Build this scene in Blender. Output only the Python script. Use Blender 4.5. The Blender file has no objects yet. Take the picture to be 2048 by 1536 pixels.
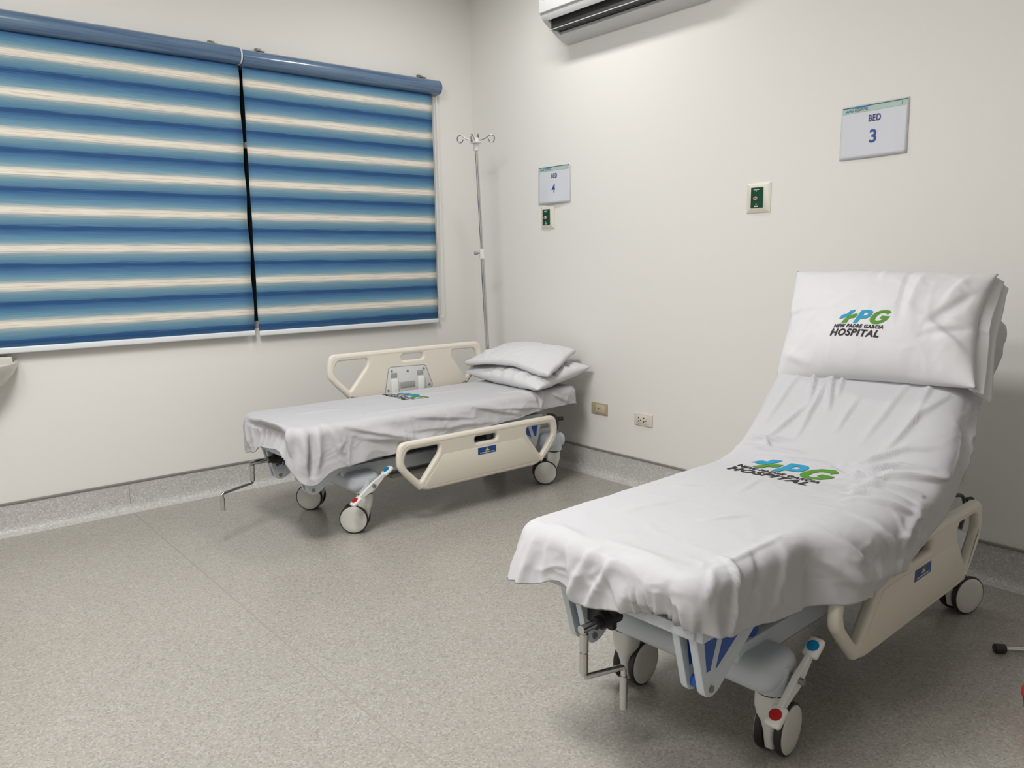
import bpy, bmesh, math, random
from mathutils import Vector, Matrix, noise
from mathutils.bvhtree import BVHTree
PI = math.pi
R = math.radians
C = bpy.context.scene.collection
scene = bpy.context.scene
random.seed(7)

# ---------------------------------------------------------------- camera
F_PX, YAW, PITCH, ROLL = 1568.34, 50.2613, -8.9558, -0.8376
CAM = Vector((-3.3817, -4.4514, 1.30))
cd = bpy.data.cameras.new('camera')
cam = bpy.data.objects.new('camera', cd)
C.objects.link(cam)
cd.sensor_fit = 'HORIZONTAL'
cd.sensor_width = 36.0
cd.lens = F_PX * 36.0 / 2048.0
cd.clip_start = 0.05
_f = Vector((math.cos(R(YAW)) * math.cos(R(PITCH)), math.sin(R(YAW)) * math.cos(R(PITCH)), math.sin(R(PITCH))))
_r = Vector((math.sin(R(YAW)), -math.cos(R(YAW)), 0))
_u = _r.cross(_f)
_c, _s = math.cos(R(ROLL)), math.sin(R(ROLL))
_r2 = _r * _c + _u * _s
_u2 = _u * _c - _r * _s
M = Matrix((( _r2.x, _u2.x, -_f.x, CAM.x), (_r2.y, _u2.y, -_f.y, CAM.y), (_r2.z, _u2.z, -_f.z, CAM.z), (0, 0, 0, 1)))
cam.matrix_world = M
scene.camera = cam

# ---------------------------------------------------------------- world, light, exposure
w = bpy.data.worlds.new('world')
scene.world = w
w.use_nodes = True
w.node_tree.nodes['Background'].inputs[0].default_value = (0.95, 0.98, 1.0, 1)
w.node_tree.nodes['Background'].inputs[1].default_value = 0.015
scene.view_settings.view_transform = 'Standard'
scene.view_settings.look = 'None'
scene.view_settings.exposure = 0.22
scene.view_settings.gamma = 1.0
scene.view_settings.use_curve_mapping = False
ROOM_H = 3.13

def area(name, loc, sx, sy, power, col=(1, 1, 1), rot=(0, 0, 0)):
    l = bpy.data.lights.new(name, 'AREA')
    l.shape = 'RECTANGLE'
    l.size, l.size_y, l.energy, l.color = sx, sy, power, col
    o = bpy.data.objects.new(name, l)
    o.location = loc
    o.rotation_euler = rot
    C.objects.link(o)
    return o
area('ceiling_lamp', (-0.76, -1.25, ROOM_H - 0.03), 0.15, 0.70, 12, (1.0, 0.985, 0.96))
area('ceiling_lamp', (-2.80, -2.30, ROOM_H - 0.03), 0.55, 0.95, 64, (1.0, 0.985, 0.96))
area('ceiling_lamp', (-4.00, -3.20, ROOM_H - 0.03), 0.55, 0.95, 40, (1.0, 0.985, 0.96))

# ---------------------------------------------------------------- materials
def srgb(r, g, b):
    f = lambda v: (v / 255.0) / 12.92 if v / 255.0 <= 0.04045 else ((v / 255.0 + 0.055) / 1.055) ** 2.4
    return (f(r), f(g), f(b), 1.0)
def mat(name, col, rough=0.5, metal=0.0, spec=0.5, bump=None, coat=0.0, trans=0.0):
    m = bpy.data.materials.new(name)
    m.use_nodes = True
    nt = m.node_tree
    b = nt.nodes['Principled BSDF']
    b.inputs['Base Color'].default_value = col
    b.inputs['Roughness'].default_value = rough
    b.inputs['Metallic'].default_value = metal
    b.inputs['Specular IOR Level'].default_value = spec
    b.inputs['Coat Weight'].default_value = coat
    b.inputs['Transmission Weight'].default_value = trans
    if bump:
        sc, st, dist = bump
        tc = nt.nodes.new('ShaderNodeTexCoord')
        n = nt.nodes.new('ShaderNodeTexNoise')
        n.inputs['Scale'].default_value = sc
        n.inputs['Detail'].default_value = 5
        bp = nt.nodes.new('ShaderNodeBump')
        bp.inputs['Strength'].default_value = st
        bp.inputs['Distance'].default_value = dist
        nt.links.new(tc.outputs['Object'], n.inputs['Vector'])
        nt.links.new(n.outputs['Fac'], bp.inputs['Height'])
        nt.links.new(bp.outputs['Normal'], b.inputs['Normal'])
    return m
def speckle(name, base, dark, light, scale, rough, spec=0.4, amount=1.0):
    m = mat(name, base, rough, spec=spec)
    nt = m.node_tree
    b = nt.nodes['Principled BSDF']
    tc = nt.nodes.new('ShaderNodeTexCoord')
    v = nt.nodes.new('ShaderNodeTexVoronoi')
    v.inputs['Scale'].default_value = scale
    r1 = nt.nodes.new('ShaderNodeValToRGB')
    r1.color_ramp.interpolation = 'CONSTANT'
    e = r1.color_ramp.elements
    e[0].position, e[0].color = 0.0, dark
    e[1].position, e[1].color = 0.16, base
    x = r1.color_ramp.elements.new(0.80); x.color = light
    sep = nt.nodes.new('ShaderNodeSeparateColor')
    n2 = nt.nodes.new('ShaderNodeTexNoise')
    n2.inputs['Scale'].default_value = 1.7
    n2.inputs['Detail'].default_value = 3
    mr = nt.nodes.new('ShaderNodeMapRange')
    mr.inputs['To Min'].default_value = 0.95
    mr.inputs['To Max'].default_value = 1.05
    mix = nt.nodes.new('ShaderNodeMix')
    mix.data_type = 'RGBA'
    mix.blend_type = 'MIX'
    mix.inputs[0].default_value = amount
    mix.inputs[6].default_value = base
    hs = nt.nodes.new('ShaderNodeHueSaturation')
    L = nt.links.new
    L(tc.outputs['Object'], v.inputs['Vector']); L(v.outputs['Color'], sep.inputs[0]); L(sep.outputs[0], r1.inputs[0])
    L(tc.outputs['Object'], n2.inputs['Vector']); L(n2.outputs['Fac'], mr.inputs['Value'])
    L(r1.outputs['Color'], mix.inputs[7]); L(mix.outputs[2], hs.inputs['Color']); L(mr.outputs[0], hs.inputs['Value'])
    L(hs.outputs['Color'], b.inputs['Base Color'])
    return m

M_wall = mat('wall_paint', (0.79, 0.775, 0.745, 1), 0.62, spec=0.3, bump=(22, 0.06, 0.004))
M_ceil = mat('ceiling_paint', (0.76, 0.76, 0.74, 1), 0.8)
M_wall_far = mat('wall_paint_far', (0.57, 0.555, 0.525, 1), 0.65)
M_floor = speckle('vinyl_floor', (0.345, 0.325, 0.292, 1), (0.285, 0.268, 0.240, 1), (0.405, 0.388, 0.355, 1), 170, 0.27, 0.5)
M_seam = mat('floor_seam', (0.31, 0.285, 0.25, 1), 0.5)
M_skirt = speckle('vinyl_skirting', (0.50, 0.49, 0.47, 1), (0.42, 0.41, 0.395, 1), (0.60, 0.59, 0.58, 1), 170, 0.42, 0.35)
M_cap = mat('cap_strip', (0.235, 0.225, 0.205, 1), 0.45)
M_sheet = mat('white_cotton', (0.525, 0.525, 0.548, 1), 0.85, spec=0.15, bump=(38, 0.10, 0.01))
def add_creases(m, scale, strength):
    nt = m.node_tree; L = nt.links.new
    tc = nt.nodes.new('ShaderNodeTexCoord')
    n = nt.nodes.new('ShaderNodeTexNoise')
    n.noise_type = 'RIDGED_MULTIFRACTAL'
    n.inputs['Scale'].default_value = scale; n.inputs['Detail'].default_value = 2.5; n.inputs['Distortion'].default_value = 0.9
    old = [x for x in nt.nodes if x.type == 'BUMP'][0]
    b2 = nt.nodes.new('ShaderNodeBump')
    b2.inputs['Strength'].default_value = strength; b2.inputs['Distance'].default_value = 0.006
    L(tc.outputs['Object'], n.inputs['Vector']); L(n.outputs['Fac'], b2.inputs['Height'])
    L(old.outputs['Normal'], b2.inputs['Normal']); L(b2.outputs['Normal'], nt.nodes['Principled BSDF'].inputs['Normal'])
add_creases(M_sheet, 5.5, 0.22)
M_pillow = mat('pillow_cotton', (0.67, 0.668, 0.69, 1), 0.85, spec=0.15, bump=(30, 0.10, 0.01))
add_creases(M_pillow, 5.0, 0.16)
M_rail = mat('cream_plastic', (0.72, 0.675, 0.585, 1), 0.42, spec=0.4)
M_steel = mat('painted_steel', (0.58, 0.63, 0.68, 1), 0.38, spec=0.5)
M_white = mat('white_plastic', (0.72, 0.72, 0.69, 1), 0.42)
M_cover = mat('wheel_cover_plastic', (0.66, 0.65, 0.61, 1), 0.45)
M_black = mat('black_rubber', (0.018, 0.017, 0.017, 1), 0.5)
M_dark = mat('dark_metal', (0.07, 0.07, 0.075, 1), 0.4, metal=0.6)
M_blue = mat('blue_panel', (0.012, 0.085, 0.36, 1), 0.38)
M_chrome = mat('chrome', (0.62, 0.61, 0.60, 1), 0.12, metal=1.0)
M_bolt = mat('bolt_steel', (0.28, 0.27, 0.26, 1), 0.35, metal=0.8)
M_red = mat('red_plastic', (0.45, 0.008, 0.012, 1), 0.35)
M_cyan = mat('blue_pedal', (0.0, 0.19, 0.46, 1), 0.4)
M_mattress = mat('mattress_cover', (0.12, 0.17, 0.26, 1), 0.6)
M_ink_black = mat('black_ink', (0.012, 0.010, 0.012, 1), 0.7)
M_ink_teal = mat('teal_ink', (0.012, 0.27, 0.46, 1), 0.7)
M_ink_green = mat('green_ink', (0.07, 0.24, 0.008, 1), 0.7)
M_paper = mat('paper', (0.66, 0.68, 0.74, 1), 0.35, spec=0.5)
M_lam = mat('laminate_edge', (0.66, 0.67, 0.71, 1), 0.25)
M_ink_blue = mat('blue_ink', (0.025, 0.065, 0.30, 1), 0.6)
M_ink_navy = mat('navy_ink', (0.035, 0.05, 0.20, 1), 0.6)
M_head = mat('sign_header', (0.42, 0.56, 0.52, 1), 0.4)
M_headline = mat('sign_header_dark', (0.05, 0.10, 0.09, 1), 0.4)
M_headblue = mat('sign_header_blue', (0.01, 0.18, 0.42, 1), 0.4)
M_plate = mat('plate_ivory', (0.72, 0.69, 0.60, 1), 0.4)
M_green = mat('call_green', (0.002, 0.055, 0.024, 1), 0.3)
M_tan = mat('plate_tan', (0.46, 0.38, 0.26, 1), 0.4)
M_tan2 = mat('plate_tan_light', (0.56, 0.49, 0.36, 1), 0.4)
M_outlet = mat('outlet_plastic', (0.70, 0.65, 0.58, 1), 0.4)
M_hole = mat('dark_hole', (0.01, 0.01, 0.01, 1), 0.8)
M_ac = mat('ac_plastic', (0.60, 0.60, 0.60, 1), 0.35)
M_bar = mat('blind_bar', (0.74, 0.77, 0.80, 1), 0.35)
M_frame = mat('window_frame', (0.72, 0.73, 0.72, 1), 0.4)
M_glass = mat('window_glass', (0.02, 0.03, 0.035, 1), 0.06, spec=0.6)
M_bracket = mat('blind_bracket', (0.22, 0.20, 0.18, 1), 0.4, metal=0.6)
M_basin = mat('basin_ceramic', (0.60, 0.58, 0.53, 1), 0.25, spec=0.5)
M_yellow = mat('yellow_ink', (0.62, 0.60, 0.05, 1), 0.5)
M_sticker = mat('sticker_blue', (0.01, 0.055, 0.24, 1), 0.4)
M_inkwhite = mat('white_ink', (0.75, 0.75, 0.75, 1), 0.5)
M_mech = mat('latch_plastic', (0.62, 0.63, 0.63, 1), 0.4)
M_grey = mat('grey_plastic', (0.33, 0.32, 0.31, 1), 0.5)
M_logo = mat('badge_blue', (0.012, 0.014, 0.16, 1), 0.3)

def blind_material(name, zbase, period, glossy):
    m = mat(name, (0.2, 0.3, 0.5, 1), 0.75, spec=0.2)
    nt = m.node_tree; L = nt.links.new
    b = nt.nodes['Principled BSDF']
    tc = nt.nodes.new('ShaderNodeTexCoord')
    sp = nt.nodes.new('ShaderNodeSeparateXYZ')
    mp = nt.nodes.new('ShaderNodeMapping')
    mp.inputs['Scale'].default_value = (3.5, 3.5, 230.0)
    n = nt.nodes.new('ShaderNodeTexNoise')
    n.inputs['Scale'].default_value = 1.6
    n.inputs['Detail'].default_value = 4
    L(tc.outputs['Object'], sp.inputs[0]); L(tc.outputs['Object'], mp.inputs[0]); L(mp.outputs[0], n.inputs['Vector'])
    def mth(op, a, bb=None):
        x = nt.nodes.new('ShaderNodeMath'); x.operation = op
        for i, v in enumerate((a, bb)):
            if v is None: continue
            if isinstance(v, (int, float)): x.inputs[i].default_value = v
            else: L(v, x.inputs[i])
        return x.outputs[0]
    t = mth('SUBTRACT', zbase, sp.outputs[2])
    t = mth('DIVIDE', t, period)
    off = mth('MULTIPLY', mth('SUBTRACT', n.outputs['Fac'], 0.5), 0.20)
    t = mth('FRACT', mth('ADD', mth('ADD', t, off), 20.5))       # 0.5 = middle of a cream band
    r = nt.nodes.new('ShaderNodeValToRGB')
    cr = r.color_ramp
    K = 1.12
    def lin(a, bb, c):
        s = srgb(a, bb, c); return (min(s[0] * K, 0.9), min(s[1] * K, 0.9), min(s[2] * K, 0.9), 1)
    stops = [(0.0, (48, 84, 128)), (0.05, (60, 98, 138)), (0.14, (74, 114, 148)), (0.24, (94, 134, 158)), (0.33, (118, 148, 162)),
             (0.385, (156, 168, 172)), (0.43, (204, 199, 188)), (0.485, (222, 216, 204)), (0.507, (186, 176, 160)), (0.525, (222, 216, 204)), (0.57, (202, 196, 188)), (0.62, (150, 160, 162)),
             (0.69, (110, 142, 156)), (0.80, (88, 126, 150)), (0.875, (78, 116, 144)), (0.91, (42, 76, 120))]
    while len(cr.elements) < len(stops): cr.elements.new(0.5)
    for e, (p, c) in zip(cr.elements, stops): e.position = p
    for e, (p, c) in zip(cr.elements, stops): e.color = lin(*c)
    L(t, r.inputs[0]); L(r.outputs[0], b.inputs['Base Color'])
    return m
M_blind = blind_material('zebra_fabric', 2.287, 0.1795, False)
M_valance = mat('valance_fabric', (0.11, 0.205, 0.40, 1), 0.22, spec=0.55, coat=0.35)
_nt = M_valance.node_tree
_tc = _nt.nodes.new('ShaderNodeTexCoord'); _mp = _nt.nodes.new('ShaderNodeMapping'); _mp.inputs['Scale'].default_value = (2.0, 2.0, 70.0)
_n = _nt.nodes.new('ShaderNodeTexNoise'); _n.inputs['Scale'].default_value = 1.2
_r1 = _nt.nodes.new('ShaderNodeValToRGB')
_r1.color_ramp.elements[0].color = (0.065, 0.12, 0.23, 1); _r1.color_ramp.elements[1].color = (0.14, 0.22, 0.33, 1)
_r1.color_ramp.elements[0].position = 0.3; _r1.color_ramp.elements[1].position = 0.7
_nt.links.new(_tc.outputs['Object'], _mp.inputs[0]); _nt.links.new(_mp.outputs[0], _n.inputs['Vector'])
_nt.links.new(_n.outputs['Fac'], _r1.inputs[0]); _nt.links.new(_r1.outputs[0], _nt.nodes['Principled BSDF'].inputs['Base Color'])

# ---------------------------------------------------------------- mesh helpers
def link_mesh(name, me, m, parent=None, smooth=True):
    o = bpy.data.objects.new(name, me)
    if not isinstance(m, (list, tuple)): m = [m]
    for x in m: me.materials.append(x)
    C.objects.link(o)
    if parent: o.parent = parent
    if smooth:
        for p in me.polygons: p.use_smooth = True
        try: me.set_sharp_from_angle(angle=R(38))
        except Exception: pass
    return o
def obj(name, bm, m, parent=None, smooth=True):
    me = bpy.data.meshes.new(name)
    bmesh.ops.recalc_face_normals(bm, faces=bm.faces)
    bm.to_mesh(me); bm.free()
    return link_mesh(name, me, m, parent, smooth)
def raw(name, vs, fs, m, parent=None, smooth=True):
    me = bpy.data.meshes.new(name)
    me.from_pydata([tuple(v) for v in vs], [], fs)
    me.update()
    return link_mesh(name, me, m, parent, smooth)
def thing(name, label, cat, loc=(0, 0, 0), rz=0.0, group=None):
    o = bpy.data.objects.new(name, None)
    o.location = loc; o.rotation_euler = (0, 0, rz)
    o.empty_display_size = 0.1
    C.objects.link(o)
    tag(o, label, cat, group)
    return o
def tag(o, label, cat, group=None):
    o['label'] = label; o['category'] = cat
    if group: o['group'] = group
    return o
def struct(o):
    o['kind'] = 'structure'; return o
def box(bm, x0, x1, y0, y1, z0, z1, bev=0.0, seg=2, mtx=None):
    r = bmesh.ops.create_cube(bm, size=1.0)
    vs = r['verts']
    T = Matrix.Translation(((x0 + x1) / 2, (y0 + y1) / 2, (z0 + z1) / 2)) @ Matrix.Diagonal((abs(x1 - x0), abs(y1 - y0), abs(z1 - z0), 1))
    bmesh.ops.transform(bm, matrix=T, verts=vs)
    if bev > 0:
        es = list({e for v in vs for e in v.link_edges})
        rr = bmesh.ops.bevel(bm, geom=es, offset=bev, segments=seg, profile=0.5, affect='EDGES')
        vs = list({v for f in rr['faces'] for v in f.verts} | {v for v in vs if v.is_valid})
    if mtx is not None: bmesh.ops.transform(bm, matrix=mtx, verts=vs)
    return vs
def cyl(bm, p0, p1, r0, r1=None, n=20, cap=True):
    p0, p1 = Vector(p0), Vector(p1)
    r1 = r0 if r1 is None else r1
    d = (p1 - p0); L = d.length
    q = d.to_track_quat('Z', 'Y').to_matrix().to_4x4()
    T = Matrix.Translation(p0 + d / 2) @ q
    return bmesh.ops.create_cone(bm, cap_ends=cap, segments=n, radius1=r0, radius2=r1, depth=L, matrix=T)['verts']
def tube(bm, pts, rad, n=12, closed=False, cap=True):
    pts = [Vector(p) for p in pts]
    m = len(pts)
    rings = []
    up = None
    for i, p in enumerate(pts):
        a = pts[(i - 1) % m] if (closed or i > 0) else pts[i]
        b = pts[(i + 1) % m] if (closed or i < m - 1) else pts[i]
        t = (b - a).normalized()
        if up is None:
            up = Vector((0, 0, 1)) if abs(t.z) < 0.9 else Vector((1, 0, 0))
        s = t.cross(up).normalized(); up = s.cross(t).normalized()
        rr = rad[i] if isinstance(rad, (list, tuple)) else rad
        rings.append([bm.verts.new(p + (s * math.cos(2 * PI * k / n) + up * math.sin(2 * PI * k / n)) * rr) for k in range(n)])
    for i in range(m if closed else m - 1):
        A, B = rings[i], rings[(i + 1) % m]
        for k in range(n):
            bm.faces.new((A[k], A[(k + 1) % n], B[(k + 1) % n], B[k]))
    if cap and not closed:
        bm.faces.new(rings[0]); bm.faces.new(list(reversed(rings[-1])))
def round_path(pts, r, n=5, closed=False):
    pts = [Vector(p) for p in pts]; out = []; m = len(pts)
    for i, p in enumerate(pts):
        if not closed and i in (0, m - 1): out.append(p); continue
        a, b = pts[(i - 1) % m], pts[(i + 1) % m]
        rr = r[i] if isinstance(r, (list, tuple)) else r
        da, db = (a - p), (b - p)
        k = min(rr, da.length * 0.48, db.length * 0.48)
        pa, pb = p + da.normalized() * k, p + db.normalized() * k
        for j in range(n + 1):
            t = j / n
            out.append(pa * (1 - t) ** 2 + p * 2 * t * (1 - t) + pb * t * t)
    return out
def lathe(bm, prof, n=32, axis='Z', origin=(0, 0, 0)):
    o = Vector(origin); rings = []
    for (r, h) in prof:
        ring = []
        for k in range(n):
            a = 2 * PI * k / n
            if axis == 'Z': v = Vector((r * math.cos(a), r * math.sin(a), h))
            else: v = Vector((r * math.cos(a), h, r * math.sin(a)))
            ring.append(bm.verts.new(o + v))
        rings.append(ring)
    for A, B in zip(rings, rings[1:]):
        for k in range(n): bm.faces.new((A[k], A[(k + 1) % n], B[(k + 1) % n], B[k]))
    bm.faces.new(rings[0]); bm.faces.new(list(reversed(rings[-1])))
def prism(bm, poly, fn, d0, d1, bev=0.0):
    """poly of 2-D points, fn(u, v, d) -> 3-D; extruded from d0 to d1"""
    a = [bm.verts.new(fn(u, v, d0)) for u, v in poly]
    b = [bm.verts.new(fn(u, v, d1)) for u, v in poly]
    fa = bm.faces.new(a); fb = bm.faces.new(list(reversed(b)))
    n = len(poly); sides = []
    for i in range(n): sides.append(bm.faces.new((a[(i + 1) % n], a[i], b[i], b[(i + 1) % n])))
    if bev:
        es = list(set(fa.edges) | set(fb.edges))
        bmesh.ops.bevel(bm, geom=es, offset=bev, segments=2, profile=0.5, affect='EDGES')
def curve_plate(name, loops, half, bevel, mtx, m, parent):
    """a filled outline (with holes) with rounded rims, through Blender's own 2-D curve fill"""
    cu = bpy.data.curves.new('tmp_curve', 'CURVE')
    cu.dimensions = '2D'; cu.fill_mode = 'BOTH'
    cu.extrude = half - bevel; cu.bevel_depth = bevel; cu.bevel_resolution = 4; cu.offset = -bevel
    for lp in loops:
        s = cu.splines.new('POLY'); s.points.add(len(lp) - 1)
        for p, (u, v) in zip(s.points, lp): p.co = (u, v, 0, 1)
        s.use_cyclic_u = True
    o = bpy.data.objects.new('tmp_curve', cu); C.objects.link(o)
    dg = bpy.context.evaluated_depsgraph_get()
    me = bpy.data.meshes.new_from_object(o.evaluated_get(dg))
    bpy.data.objects.remove(o); bpy.data.curves.remove(cu)
    me.name = name; me.transform(mtx); me.materials.clear()
    return link_mesh(name, me, m, parent)
def text_data(body, bold=0.0, shear=0.0, spacing=1.14):
    cu = bpy.data.curves.new('tmp_text', 'FONT')
    cu.body = body; cu.size = 1.0; cu.offset = bold; cu.shear = shear; cu.space_character = spacing; cu.resolution_u = 4
    o = bpy.data.objects.new('tmp_text', cu); C.objects.link(o)
    dg = bpy.context.evaluated_depsgraph_get()
    me = bpy.data.meshes.new_from_object(o.evaluated_get(dg))
    bpy.data.objects.remove(o); bpy.data.curves.remove(cu)
    bm = bmesh.new(); bm.from_mesh(me); bpy.data.meshes.remove(me)
    bmesh.ops.remove_doubles(bm, verts=bm.verts, dist=1e-5)
    xs = [v.co.x for v in bm.verts]; ys = [v.co.y for v in bm.verts]
    return bm, min(xs), max(xs), min(ys), max(ys)
def text_obj(name, body, rect, fn, m, parent, bold=0.0, shear=0.0, maxedge=None, extra=None):
    """text stretched into rect (u0,u1,v0,v1), each point then mapped by fn(u,v) -> 3-D"""
    bm, x0, x1, y0, y1 = text_data(body, bold, shear)
    u0, u1, v0, v1 = rect
    for v in bm.verts:
        v.co = Vector((u0 + (v.co.x - x0) / (x1 - x0) * (u1 - u0), v0 + (v.co.y - y0) / (y1 - y0) * (v1 - v0), 0))
    if extra:
        for p in extra: add_poly(bm, p)
    finish_flat(bm, maxedge)
    for v in bm.verts: v.co = fn(v.co.x, v.co.y)
    return obj(name, bm, m, parent, smooth=False)
def add_poly(bm, pts, hole=None):
    from mathutils.geometry import tessellate_polygon
    loops = [pts] + ([hole] if hole else [])
    tri = tessellate_polygon([[Vector((x, y, 0)) for x, y in lp] for lp in loops])
    flat = [p for lp in loops for p in lp]
    vs = [bm.verts.new((x, y, 0)) for x, y in flat]
    for t in tri:
        try: bm.faces.new([vs[i] for i in t])
        except ValueError: pass
def finish_flat(bm, maxedge):
    if not maxedge: return
    bmesh.ops.triangulate(bm, faces=bm.faces)
    for _ in range(6):
        es = [e for e in bm.edges if e.calc_length() > maxedge]
        if not es: break
        bmesh.ops.subdivide_edges(bm, edges=es, cuts=1, use_grid_fill=False)
        bmesh.ops.triangulate(bm, faces=[f for f in bm.faces if len(f.verts) > 3])
def flat_obj(name, polys, fn, m, parent, maxedge=None):
    bm = bmesh.new()
    for p in polys:
        if isinstance(p, dict): add_poly(bm, p['o'], p['h'])
        else: add_poly(bm, p)
    finish_flat(bm, maxedge)
    for v in bm.verts: v.co = fn(v.co.x, v.co.y)
    return obj(name, bm, m, parent, smooth=False)
def children(o): return [c for c in bpy.data.objects if c.parent == o]

# the hospital's mark, digitised in units of the printed logo (x right, y up, about 1.18 wide)
def _lg(pts):
    out = []
    for x, y in pts:
        X = (x - 400.0); Y = -(y - 860.0) + 0.107 * (x - 400.0) * 1.0
        out.append((X / 1000.0, Y / 1000.0))
    return out
LG_BLUE1 = _lg([(505,440),(520,400),(535,360),(560,340),(590,325),(625,322),(660,325),(685,312),(700,290),(712,262),(730,240),(790,232),(862,225),(852,255),(835,290),(800,325),(770,350),(735,378),(700,400),(650,422),(600,435),(550,440)])
LG_GREEN1 = _lg([(595,562),(620,515),(650,470),(688,432),(730,400),(775,375),(820,355),(880,347),(942,343),(928,395),(910,440),(880,455),(850,462),(815,462),(790,468),(772,480),(760,495),(748,525),(735,562)])
LG_P = {'o': _lg([(893,588),(1010,260),(1120,260),(1200,265),(1255,280),(1288,310),(1295,355),(1285,400),(1260,445),(1220,478),(1185,492),(1150,498),(1038,495),(1015,540),(992,598)]),
        'h': _lg([(1068,412),(1100,335),(1150,333),(1180,345),(1190,370),(1182,395),(1160,412)])}
LG_G = _lg([(1700,350),(1680,315),(1650,297),(1605,287),(1560,285),(1500,288),(1450,300),(1395,330),(1350,365),(1312,410),(1285,460),(1275,500),(1275,540),(1288,580),(1310,608),(1345,632),(1390,645),(1445,652),(1500,650),(1555,637),(1600,612),(1632,580),(1650,560),(1706,455),(1522,440),(1486,512),(1568,518),(1555,545),(1530,562),(1500,572),(1460,575),(1425,568),(1400,550),(1388,525),(1390,498),(1402,460),(1425,420),(1452,392),(1485,370),(1520,362),(1560,362),(1595,375),(1622,402)])
LG_CX, LG_CY = 0.62, 0.36
def print_logo(fn, size, parent, maxedge):
    """fn(u, v) -> 3-D; size = printed width of one logo unit"""
    g = lambda x, y: fn((x - LG_CX) * size, (y - LG_CY) * size)
    for nm, poly, m in (('blue_cross_half', LG_BLUE1, M_ink_teal), ('green_cross_half', LG_GREEN1, M_ink_green), ('blue_letter', LG_P, M_ink_teal), ('green_letter', LG_G, M_ink_green)):
        flat_obj(nm, [poly], g, m, parent, maxedge)
    text_obj('lettering', 'NEW PADRE GARCIA', (0.025, 1.235, 0.205, 0.297), g, M_ink_black, parent, bold=0.048, shear=0.22, maxedge=maxedge / size * 1.0)
    text_obj('lettering', 'HOSPITAL', (-0.02, 1.175, 0.0, 0.175), g, M_ink_black, parent, bold=0.042, shear=0.22, maxedge=maxedge / size * 1.0)

# ================================================================ THE ROOM
RX0, RY0 = -4.7, -6.2      # far sides of the room, behind the camera
WIN = (-2.98, -0.36, 0.93, 2.42)
def slab(name, x0, x1, y0, y1, z0, z1, m):
    bm = bmesh.new(); box(bm, x0, x1, y0, y1, z0, z1)
    return struct(obj(name, bm, m, smooth=False))
slab('floor', RX0, 0, RY0, 0, -0.06, 0, M_floor)
slab('ceiling', RX0, 0.12, RY0, 0.12, ROOM_H, ROOM_H + 0.1, M_ceil)
slab('wall_right', 0, 0.12, RY0, 0.12, -0.06, ROOM_H, M_wall)
slab('wall_back', RX0 - 0.12, RX0, RY0, 0.12, -0.06, ROOM_H, M_wall_far)
slab('wall_front', RX0, 0, RY0 - 0.12, RY0, -0.06, ROOM_H, M_wall_far)
bm = bmesh.new()
x0, x1, z0, z1 = WIN
box(bm, RX0, x0, 0, 0.12, -0.06, ROOM_H); box(bm, x1, 0, 0, 0.12, -0.06, ROOM_H)
box(bm, x0, x1, 0, 0.12, -0.06, z0); box(bm, x0, x1, 0, 0.12, z1, ROOM_H)
struct(obj('wall_left', bm, M_wall, smooth=False))
# window behind the blinds
bm = bmesh.new()
for a, b, c, d in ((x0, x1, z0, z0 + .04), (x0, x1, z1 - .04, z1), (x0, x0 + .04, z0, z1), (x1 - .04, x1, z0, z1), (-1.70, -1.65, z0, z1), (x0, x1, 1.95, 1.985)):
    box(bm, a, b, 0.05, 0.10, c, d, 0.004)
wf = obj('window_1', bm, M_frame); struct(wf)
bm = bmesh.new(); box(bm, x0, x1, 0.072, 0.078, z0, z1); obj('pane', bm, M_glass, wf)
# skirting: coved vinyl with a cap strip on both walls
def skirt(name, axis, a, b):
    prof = [(0.0, 0.149), (0.008, 0.149), (0.008, 0.045), (0.012, 0.025), (0.022, 0.010), (0.038, 0.003), (0.060, 0.0008), (0.060, 0.0), (0.0, 0.0)]
    bm = bmesh.new()
    n = 1
    def P(t, d, z): return (t, -d, z) if axis == 'x' else (-d, t, z)
    rings = [[bm.verts.new(P(t, d, z)) for d, z in prof] for t in (a, b)]
    for i in range(len(prof)):
        j = (i + 1) % len(prof)
        bm.faces.new((rings[0][i], rings[0][j], rings[1][j], rings[1][i]))
    bm.faces.new(rings[0]); bm.faces.new(list(reversed(rings[1])))
    return struct(obj(name, bm, M_skirt))
skirt('baseboard_left', 'x', RX0, 0.0); skirt('baseboard_right', 'y', RY0, 0.0)
bm = bmesh.new(); box(bm, RX0, 0, -0.013, 0, 0.1492, 0.161, 0.003); struct(obj('trim_1', bm, M_cap))
bm = bmesh.new(); box(bm, -0.013, 0, RY0, 0, 0.1492, 0.161, 0.003); struct(obj('trim_2', bm, M_cap))
bm = bmesh.new()
box(bm, -2.3675, -2.3640, RY0, -0.05, 0.0, 0.0006)
struct(obj('trim_3', bm, M_seam, smooth=False))
bm = bmesh.new()
box(bm, -2.366, -2.364, -0.0095, -0.008, 0.0, 0.149)
struct(obj('trim_4', bm, M_seam, smooth=False))

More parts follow.
